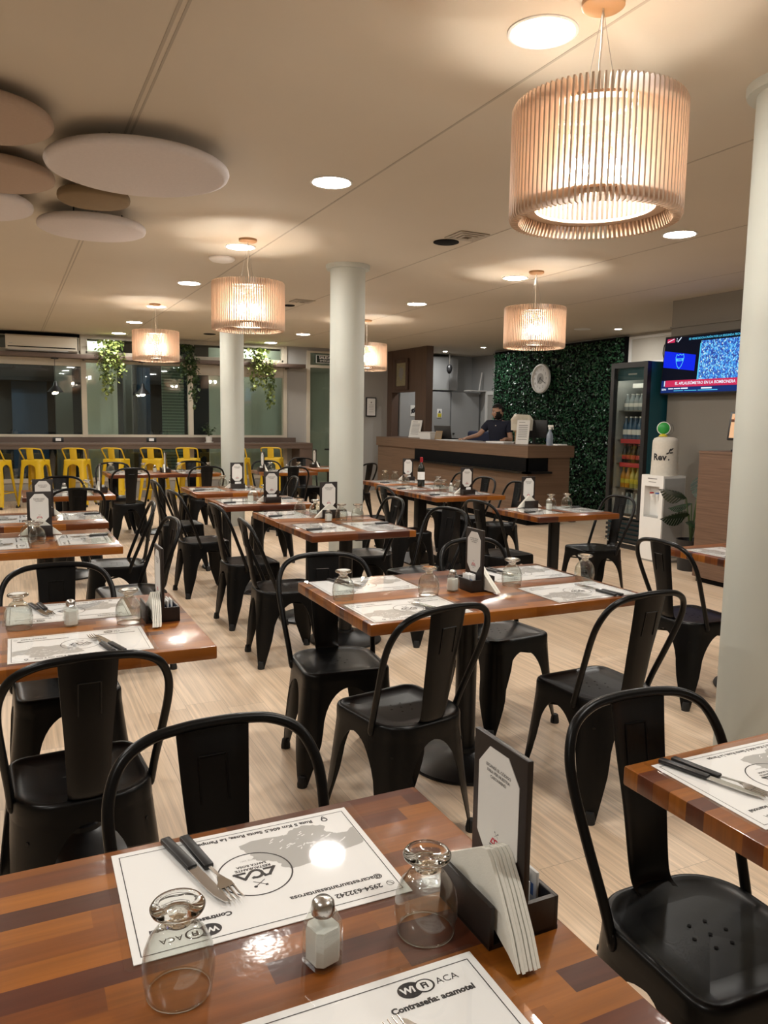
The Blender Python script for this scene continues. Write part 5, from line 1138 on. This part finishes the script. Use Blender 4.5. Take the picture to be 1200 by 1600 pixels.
q = MB(); q.line([(-.06, .015), (.06, .015)], .01, 0); q.line([(-.05, -.02), (.05, -.02)], .006, 0); q.xf(TR(-0.001, 0.155, 0.865) @ RZ(-pi / 2) @ RX(pi / 2)); q.build('print', 'ink_midgrey', wd_, 0)
bt = thing('covered_water_bottle', 'water bottle under a white cloth cover with black lettering', 'water bottle', (6.235, 6.135, 0.9155))
MB().lathe([(0.135, 0.0), (0.139, 0.012), (0.134, 0.06), (0.132, 0.20), (0.131, 0.33), (0.128, 0.36), (0.115, 0.385), (0.08, 0.40), (0.0, 0.403)], 48).build('cloth_cover', 'fabric_white', bt, 60)
q = MB(); q.text('Rev', 0.095, -0.01, 0, 0, bold=0.003); q.text('.', 0.09, 0.085, 0, 0, bold=0.003)
for k, (lx, ly, a) in enumerate(((0.075, 0.045, 0.5), (0.093, 0.075, 1.1), (0.11, 0.05, 0.1), (0.115, 0.085, 0.7))):
    q.face([(lx + 0.02 * cos(a + t_) * s2, ly + 0.02 * sin(a + t_) * s2, 0) for t_, s2 in ((0, 1.1), (.5, .7), (2.6, .7), (pi, 1.1), (3.7, .7), (5.8, .7))])
v2 = []
for x, y, z in q.v:
    a = rad(205) + x / 0.134 ; v2.append((0.1352 * cos(a), 0.1352 * sin(a), 0.19 + y))
q.v = v2; q.build('cover_lettering', 'ink_black', bt, 0)
fn = thing('desk_fan', 'small green toy-like fan on a yellow foot on top of the covered bottle', 'fan', (6.21, 6.15, 1.319), rad(-40))
MB().lathe([(0, 0), (0.045, 0), (0.04, 0.015), (0.018, 0.03), (0, 0.03)], 24, caps=False).build('foot', 'fan_yellow', fn, 50)
MB().lathe([(0, 0.012), (0.055, 0.01), (0.062, 0), (0.055, -0.012), (0, -0.02)], 32, caps=False).xf(TR(0, -0.01, 0.087) @ RX(pi / 2)).build('disc', 'fan_green', fn, 60)
MB().tube([(0.064 * cos(k * pi / 16), -0.01, 0.087 + 0.064 * sin(k * pi / 16)) for k in range(32)], 0.005, 8, 0, True).build('rim', 'plastic_white', fn)
q = MB().tube([(0.06 + 0.045 * cos(k * pi / 12), 0.05, 0.075 + 0.06 * sin(k * pi / 12)) for k in range(24)], 0.002, 6, 0, True).tube([(0.06 + 0.02 * cos(k * pi / 12), 0.06, 0.075 + 0.03 * sin(k * pi / 12)) for k in range(24)], 0.002, 6, 0, True).tube([(0.0, 0.0, 0.03), (0.06, 0.05, 0.02), (0.06, 0.055, 0.13)], 0.003, 6); q.build('wire_guard', 'wire_steel', fn)
# monstera beside the dispenser
mp = thing('monstera_plant', 'dark leafy monstera plant in a black pot beside the cabinet', 'plant', (6.12, 5.62, 0))
MB().lathe([(0, 0), (0.11, 0), (0.135, 0.30), (0.14, 0.31), (0.125, 0.31), (0.12, 0.27), (0, 0.27)], 28, caps=False).build('pot', 'pot_black', mp, 50)
def mleaf(m, base, tip, w, roll, nl=0):
    b = Vector(base); t_ = Vector(tip); d = t_ - b; L = d.length; d.normalize(); side = d.cross(Vector((0, 0, 1))).normalized(); side = (Matrix.Rotation(roll, 3, d) @ side); up = side.cross(d)
    N = 10; prof = [0.30, 0.72, 0.95, 1.0, 0.97, 0.90, 0.78, 0.60, 0.38, 0.14, 0.0]
    for sg in (-1, 1):
        for k in range(N):
            a0, a1 = k / N, (k + 0.80) / N
            w0, w1 = prof[k] * w, (prof[k] * .2 + prof[k + 1] * .8) * w
            P0 = b + d * L * a0; P1 = b + d * L * a1; sw = 0.10 * L
            q0 = P0 + side * sg * w0 * 0.35; q1 = P1 + side * sg * w1 * .35; e0 = P0 + side * sg * w0 + d * sw - up * w0 * .22; e1 = P1 + side * sg * w1 + d * sw - up * w1 * .22
            Pn = b + d * L * (k + 1) / N; qn = Pn + side * sg * prof[k + 1] * w * .35
            m.add([tuple(P0), tuple(q0), tuple(qn), tuple(Pn)], [(0, 1, 2, 3)]); m.add([tuple(q0), tuple(e0), tuple(e1), tuple(q1)], [(0, 1, 2, 3)])
st = MB()
for base, tip, w, roll in (((-0.05, 0.04, 0.72), (-0.24, 0.20, 0.80), 0.115, 0.5), ((-0.04, 0.0, 0.56), (-0.30, 0.10, 0.52), 0.10, 0.7), ((-0.02, -0.02, 0.50), (-0.08, -0.22, 0.42), 0.085, -0.4), ((0.22, 0.10, 0.98), (0.20, -0.02, 0.62), 0.10, 0.4), ((0.24, 0.0, 1.15), (0.20, -0.16, 0.95), 0.08, 0.2), ((0.06, -0.04, 0.62), (0.02, -0.25, 0.66), 0.08, 0.3), ((0.05, 0.06, 0.66), (-0.03, 0.27, 0.60), 0.09, -0.3)):
    m = MB(); mleaf(m, base, tip, w * 1.35, roll); m.build('leaf', 'monstera_leaf', mp, 0)
    st.tube(spline([(0, 0, 0.25), (base[0] * .3, base[1] * .3, base[2] * .6), base], 5), 0.006, 6)
st.build('stem', 'stem_green', mp)
# laminate cabinet with tablet
cb_ = thing('laminate_cabinet', 'brown wood-grain cabinet against the wall beside the big pillar', 'cabinet', (5.72, 4.25, 0))
MB().box(0, 0.93, 0, 0.96, 0.05, 1.19).build('body', 'cabinet_laminate', cb_, 0); MB().box(-0.004, 0.935, -0.004, 0.964, 1.19, 1.215).build('top', 'cabinet_laminate', cb_, 0); MB().box(0.03, 0.90, 0.02, 0.94, 0, 0.05).build('plinth', 'black_void', cb_, 0)
tb = thing('point_of_sale_tablet', 'black tablet terminal with an orange screen on the cabinet', 'tablet', (5.92, 4.90, 1.2155), rad(-75))
MB().box(-0.16, 0.16, -0.012, 0.012, 0, 0.26, 0, 0.008).xf(TR(0, 0, 0.10) @ RX(-0.2)).build('case', 'plastic_black', tb, 30)
q = MB().face([(-.14, .02, 0), (.14, .02, 0), (.14, .24, 0), (-.14, .24, 0)], 0); q.face([(-.14, .165, .0005), (.14, .165, .0005), (.14, .19, .0005), (-.14, .19, .0005)], 1); q.ring((-.10, .195), 0, .018, .001, 16, 2); q.text('3116', 0.085, 0.0, 0.115, .001, 3)
q.xf(TR(0, 0, 0.10) @ RX(-0.2) @ TR(0, -0.0125, 0) @ RX(pi / 2)); q.build('screen', ['tablet_peach', 'tablet_brown', 'tablet_orange', 'tablet_olive'], tb, 0)
MB().box(-0.09, 0.09, -0.06, 0.10, 0, 0.02, 0, .005).tube([(0, 0.06, 0.02), (0, 0.03, 0.14)], 0.02, 8).build('stand', 'plastic_black', tb, 30)
# television with a football programme
tv = thing('television', 'wall-mounted television showing a blue football broadcast', 'television', (6.56, 5.985, 2.085))
Tm = RY(rad(4)) ; Wt, Ht = 1.16, 0.63
q = MB().box(0.0, 0.05, -Wt / 2, Wt / 2, -Ht / 2, Ht / 2, 0, 0.006); q.xf(Tm); q.build('case', 'plastic_black', tv, 30)
q = MB().box(0.03, 0.115, -0.12, 0.12, -0.1, 0.1); q.build('wall_bracket', 'plastic_black', tv, 0)
SW, SH_ = Wt - 0.03, Ht - 0.035
def P2(x, y): return (-SW / 2 + SW * x, -SH_ / 2 + SH_ * y)
q = MB()
def rect(x0, y0, x1, y1, z, mi): a, b = P2(x0, y0), P2(x1, y1); q.face([(a[0], a[1], z), (b[0], a[1], z), (b[0], b[1], z), (a[0], b[1], z)], mi)
rect(0, 0, 1, 1, 0, 0); rect(0.44, 0.22, 0.985, 0.90, .0004, 6); rect(0.985, 0.22, 1, 0.97, .0004, 7)
q.face([(*P2(0.0, 0.47), .0005), (*P2(0.39, 0.38), .0005), (*P2(0.39, 0.66), .0005), (*P2(0.0, 0.77), .0005)], 1)
rect(0.43, 0.22, 0.445, 0.86, .0006, 4); rect(0.0, 0.90, 1, 1, .0003, 0)
rect(0.02, 0.915, 0.115, 0.985, .0006, 5); q.line([P2(0.03, .93), P2(0.10, .975)], .008, .0008, 3); q.line([P2(0.155, .92), P2(0.19, .99)], .010, .0008, 3); q.ring(P2(0.14, .94), 0, .006, .0008, 10, 3); q.ring(P2(0.14, .975), 0, .006, .0008, 10, 3)
q.text('SE VIENE BOCA-UNIÓN POR LA SEGUNDA FECHA', 0.030, *P2(0.585, 0.948), .0008, 4, bold=.0006)
rect(0.05, 0.105, 1.0, 0.225, .0006, 5); q.text('EL APLAUSÓMETRO EN LA BOMBONERA', 0.043, *P2(0.52, 0.165), .0009, 3, bold=.0007); rect(0.0, 0.105, 0.05, 0.225, .0005, 2); rect(0.035, .12, .045, .22, .0007, 3)
rect(0, 0, 1, .100, .0005, 2); q.text('ESPN', 0.028, *P2(0.04, .06), .0009, 3, bold=.0006); [q.line([P2(a, y), P2(b, y)], w, .0009, c) for a, b, y, w, c in ((.10, .15, .075, .012, 3), (.17, .24, .075, .012, 3), (.26, .33, .075, .014, 3), (.50, .61, .07, .014, 3), (.17, .28, .035, .007, 4), (.30, .44, .035, .007, 4), (.46, .68, .035, .007, 4))]; q.line([P2(.9, .06), P2(.95, .08), P2(.985, .04)], .006, .0009, 3)
cx_, cy_ = P2(0.2, 0.565); s_ = 0.075
shield = [(-.62, 1), (-.3, .86), (0, 1.02), (.3, .86), (.62, 1), (.75, .55), (.62, -.1), (.35, -.7), (0, -1.05), (-.35, -.7), (-.62, -.1), (-.75, .55)]
pts_ = [(cx_ + a * s_, cy_ + b * s_) for a, b in shield]; q.line(pts_ + [pts_[0]], .007, .001, 4)
q.face([(cx_ - .70 * s_, cy_ + .02 * s_, .001), (cx_ + .66 * s_, cy_ + .02 * s_, .001), (cx_ + .74 * s_, cy_ + .42 * s_, .001), (cx_ - .74 * s_, cy_ + .42 * s_, .001)], 4); q.text('CABJ', 0.026, cx_, cy_ + .22 * s_, .0014, 1, bold=.0008)
q.xf(Tm @ TR(-0.0012, 0, 0) @ RZ(-pi / 2) @ RX(pi / 2)); q.build('screen', ['screen_black', 'screen_blue', 'screen_navy', 'screen_white', 'screen_cyan', 'screen_red', 'screen_crowd', 'screen_pink'], tv, 0)
MB().tube(spline([(0.02, 0.57, 0.24), (0.03, 0.60, 0.22), (0.03, 0.61, 0.13), (0.03, 0.58, 0.06)], 5), 0.006, 6).build('cable', 'plastic_black', tv)
# transom window above the fridge
w5 = struct('window_5', MB().box(8.66, 8.7, 9.33, 9.38, 2.33, 2.76).box(8.60, 8.7, 6.6, 9.38, 2.31, 2.37).box(8.66, 8.7, 6.6, 9.33, 2.72, 2.76), 'frame_white'); MB().box(8.68, 8.69, 6.6, 9.33, 2.37, 2.72).build('pane', 'wall_beige', w5, 0)

# ---------------------------------------------------------------- the man at the counter
def skin(name, verts, edges, radii, mat, parent=None, sub=2, root=0):
    me = bpy.data.meshes.new(name); me.from_pydata(verts, edges, []); ob = bpy.data.objects.new(name, me); COL.objects.link(ob)
    ob.modifiers.new('s', 'SKIN').use_smooth_shade = True; ob.modifiers.new('d', 'SUBSURF').levels = sub
    for i, r in enumerate(radii):
        sv = me.skin_vertices[0].data[i]; sv.radius = r if isinstance(r, tuple) else (r, r); sv.use_root = (i == root)
    dg = bpy.context.evaluated_depsgraph_get(); m2 = bpy.data.meshes.new_from_object(ob.evaluated_get(dg)); bpy.data.objects.remove(ob)
    m2.name = name; m2.materials.clear(); m2.materials.append(M[mat]); m2.polygons.foreach_set('use_smooth', [True] * len(m2.polygons))
    o = bpy.data.objects.new(name, m2); COL.objects.link(o)
    if parent: o.parent = parent
    return o
# body frame: x to his right, y forward, z up
B_ = {'pelvis': (0, 0, .96), 'belly': (0, .02, 1.10), 'chest': (0, .035, 1.28), 'collar': (0, .035, 1.42), 'neck': (0, .055, 1.485),
      'shr': (-.165, .035, 1.405), 'elr': (-.30, .13, 1.215), 'wrr': (-.43, .33, 1.165), 'hdr': (-.47, .385, 1.150),
      'shl': (.165, .035, 1.405), 'ell': (.235, .06, 1.135), 'wrl': (.215, .28, 1.165), 'hdl': (.21, .345, 1.150),
      'hpr': (-.09, 0, .92), 'knr': (-.10, .02, .50), 'anr': (-.10, -.01, .09), 'ftr': (-.115, .12, .035), 'hpl': (.09, 0, .92), 'knl': (.11, .02, .50), 'anl': (.11, -.01, .09), 'ftl': (.125, .12, .035)}
RD = {'pelvis': (.15, .11), 'belly': (.14, .10), 'chest': (.140, .095), 'collar': (.058, .052), 'neck': .050, 'shr': .052, 'elr': .042, 'wrr': .029, 'hdr': (.040, .018), 'shl': .052, 'ell': .042, 'wrl': .029, 'hdl': (.040, .018),
      'hpr': .09, 'knr': .058, 'anr': .042, 'ftr': .036, 'hpl': .09, 'knl': .058, 'anl': .042, 'ftl': .036}
E_ = [('pelvis', 'belly'), ('belly', 'chest'), ('chest', 'collar'), ('collar', 'neck'), ('collar', 'shr'), ('shr', 'elr'), ('elr', 'wrr'), ('wrr', 'hdr'), ('collar', 'shl'), ('shl', 'ell'), ('ell', 'wrl'), ('wrl', 'hdl'), ('pelvis', 'hpr'), ('hpr', 'knr'), ('knr', 'anr'), ('anr', 'ftr'), ('pelvis', 'hpl'), ('hpl', 'knl'), ('knl', 'anl'), ('anl', 'ftl')]
B_ = {k: (-v[0], v[1], v[2]) for k, v in B_.items()}
names = list(B_); V_ = [Vector(B_[n]) for n in names]; R_ = [RD[n] for n in names]; Ed = [(names.index(a), names.index(b)) for a, b in E_]
for hd, wr in (('hdr', 'wrr'), ('hdl', 'wrl')):          # four fingers and a thumb on each hand
    h, w_ = Vector(B_[hd]), Vector(B_[wr]); d = (h - w_).normalized(); d.z *= .3; d.normalize(); sd = d.cross(Vector((0, 0, 1))).normalized(); hi = names.index(hd)
    sgn = -1 if hd == 'hdr' else 1
    for k, (of, ln) in enumerate(((-.027, .060), (-.009, .072), (.009, .076), (.027, .068))):
        b = len(V_); V_ += [h + d * .028 + sd * of, h + d * (.028 + ln * .5) + sd * of * 1.12 + Vector((0, 0, .004)), h + d * (.028 + ln) + sd * of * 1.15 + Vector((0, 0, -.012))]; R_ += [.0095, .0085, .007]; Ed += [(hi, b), (b, b + 1), (b + 1, b + 2)]
    b = len(V_); V_ += [h - d * .012 - sd * .036 * sgn * -1, h + d * .022 - sd * .056 * sgn * -1, h + d * .045 - sd * .058 * sgn * -1 + Vector((0, 0, -.006))]; R_ += [.012, .010, .008]; Ed += [(hi, b), (b, b + 1), (b + 1, b + 2)]
# head: ellipsoid with brow, nose, cheeks and jaw pushed out of it, turned towards his right hand
bm = bmesh.new(); bmesh.ops.create_uvsphere(bm, u_segments=40, v_segments=32, radius=1)
for v in bm.verts:
    x, y, z = v.co; fx_ = max(0, y)
    X, Y, Z = x * .076, y * .094, z * .118
    if z < -.2: X *= 1 - .28 * (-z - .2); Y *= 1 - .12 * (-z - .2)
    g = lambda cx, cz, s, h: h * math.exp(-((x - cx) ** 2 + (z - cz) ** 2) / (2 * s * s)) * (1 if y > 0 else 0)
    Y += g(0, -.12, .13, .024) + g(0, .0, .09, .010) + g(0, -.78, .22, .016) - g(.36, .10, .13, .010) - g(-.36, .10, .13, .010) + g(0, .27, .45, .004) + g(0, -.46, .2, .007) - g(0, -.475, .05, .004) * 1.2
    if y < 0: Y *= 1.08
    v.co = (X, Y, Z)
HC = Vector((0, .075, 1.60)); HM = TR(*HC) @ RZ(rad(-40)) @ RX(rad(-14))
person = thing('person', 'bearded man in a navy polo shirt leaning on the reception counter, looking down', 'person', (7.40, 10.98, 0), 0)
FA = math.atan2(-.62, -.78) - pi / 2; person.rotation_euler = (0, 0, FA)
body = skin('body', [tuple(v) for v in V_], Ed, R_, 'skin', person)
hd = MB().bm(bm).xf(HM); hob = hd.build('head', 'skin', None, 180)
bm2 = bmesh.new(); bm2.from_mesh(body.data); tmp = hob.data; bm2.from_mesh(tmp); bm2.to_mesh(body.data); bm2.free(); bpy.data.objects.remove(hob)
body.data.polygons.foreach_set('use_smooth', [True] * len(body.data.polygons))
q = MB()
for sx in (-1, 1): q.ball((sx * .076, -.008, -.010), .021, 0, 8, (.45, .75, 1.3))
q.xf(HM); q.build('ear', 'skin', person, 180)
q = MB()
for sx in (-1, 1): q.ball((sx * .029, .083, .014), .0105, 0, 8); q.ball((sx * .029, .0925, .0135), .0052, 1, 6, (1, .5, 1))
q.xf(HM); q.build('eyes', ['eye_white', 'ink_black'], person, 180)
q = MB()
for sx in (-1, 1): q.tube([(sx * .014, .096, .034), (sx * .030, .093, .039), (sx * .045, .083, .033)], [.0035, .0042, .002], 6)
q.xf(HM); q.build('eyebrows', 'hair_black', person, 180)
def cap(test, grow, name):
    b = bmesh.new(); bmesh.ops.create_uvsphere(b, u_segments=40, v_segments=32, radius=1); dead = [v for v in b.verts if not test(*v.co)]; bmesh.ops.delete(b, geom=dead, context='VERTS')
    for v in b.verts:
        x, y, z = v.co; X, Y, Z = x * .076, y * .094, z * .118
        if z < -.2: X *= 1 - .28 * (-z - .2); Y *= 1 - .12 * (-z - .2)
        if y < 0: Y *= 1.08
        if y > 0 and z < -.3: Y += .016 * math.exp(-(x * x + (z + .78) ** 2) / .1)
        n = Vector((x, y, z)); p = Vector((X, Y, Z)) + n * grow(x, y, z); v.co = p
    m = MB().bm(b).xf(HM); return m.build(name, 'hair_black', person, 180)
cap(lambda x, y, z: z > .42 - .0 * y + (.18 if y > .2 else -.55 if y < -.25 else -.10), lambda x, y, z: .010 + .012 * max(0, z) , 'hair')
cap(lambda x, y, z: ((z < -.30 and y > -.30) or (abs(x) > .60 and z < .18 and y > -.22) or (abs(x) > .45 and z < -.12 and y > 0)) and not (abs(x) < .24 and -.57 < z < -.45 and y > 0) and not (abs(x) < .16 and z > -.38 and y > 0), lambda x, y, z: .006 + .003 * (z < -.55), 'beard')
# polo shirt, trousers and shoes follow the body
sv = {'a': (0, 0, .93), 'b': (0, .02, 1.08), 'c': (0, .035, 1.27), 'd': (0, .035, 1.405), 'e': (0, .045, 1.445), 'r1': (-.165, .035, 1.405), 'r2': (-.255, .095, 1.285), 'l1': (.165, .035, 1.405), 'l2': (.212, .05, 1.245)}
sr = {'a': (.168, .128), 'b': (.158, .118), 'c': (.178, .124), 'd': (.100, .088), 'e': (.074, .068), 'r1': .078, 'r2': .064, 'l1': .078, 'l2': .064}
sv = {k: (-v[0], v[1], v[2]) for k, v in sv.items()}
sn = list(sv); skin('polo_shirt', [sv[n] for n in sn], [(sn.index(a), sn.index(b)) for a, b in (('a', 'b'), ('b', 'c'), ('c', 'd'), ('d', 'e'), ('d', 'r1'), ('r1', 'r2'), ('d', 'l1'), ('l1', 'l2'))], [sr[n] for n in sn], 'shirt_navy', person)
MB().lathe([(.064, 0), (.074, .004), (.070, .034), (.060, .036)], 24, caps=False).xf(TR(0, .05, 1.447) @ RX(-.22)).build('collar', 'shirt_navy', person, 60)
MB().ball((0.004, .158, 1.375), .009, 0, 6).build('button', 'plastic_white', person, 180)
tv_ = [(0, 0, .96), (-.09, 0, .90), (-.10, .02, .5), (-.10, -.005, .10), (.09, 0, .90), (.11, .02, .5), (.11, -.005, .10)]
skin('trousers', tv_, [(0, 1), (1, 2), (2, 3), (0, 4), (4, 5), (5, 6)], [(.16, .12), .105, .078, .066, .105, .078, .066], 'trouser_dark', person)
for sx in (-.10, .11):
    MB().box(sx - .05, sx + .045, -.085, .185, 0, .085, 0, .035, 4).build('shoe', 'shoe_black', person, 60)
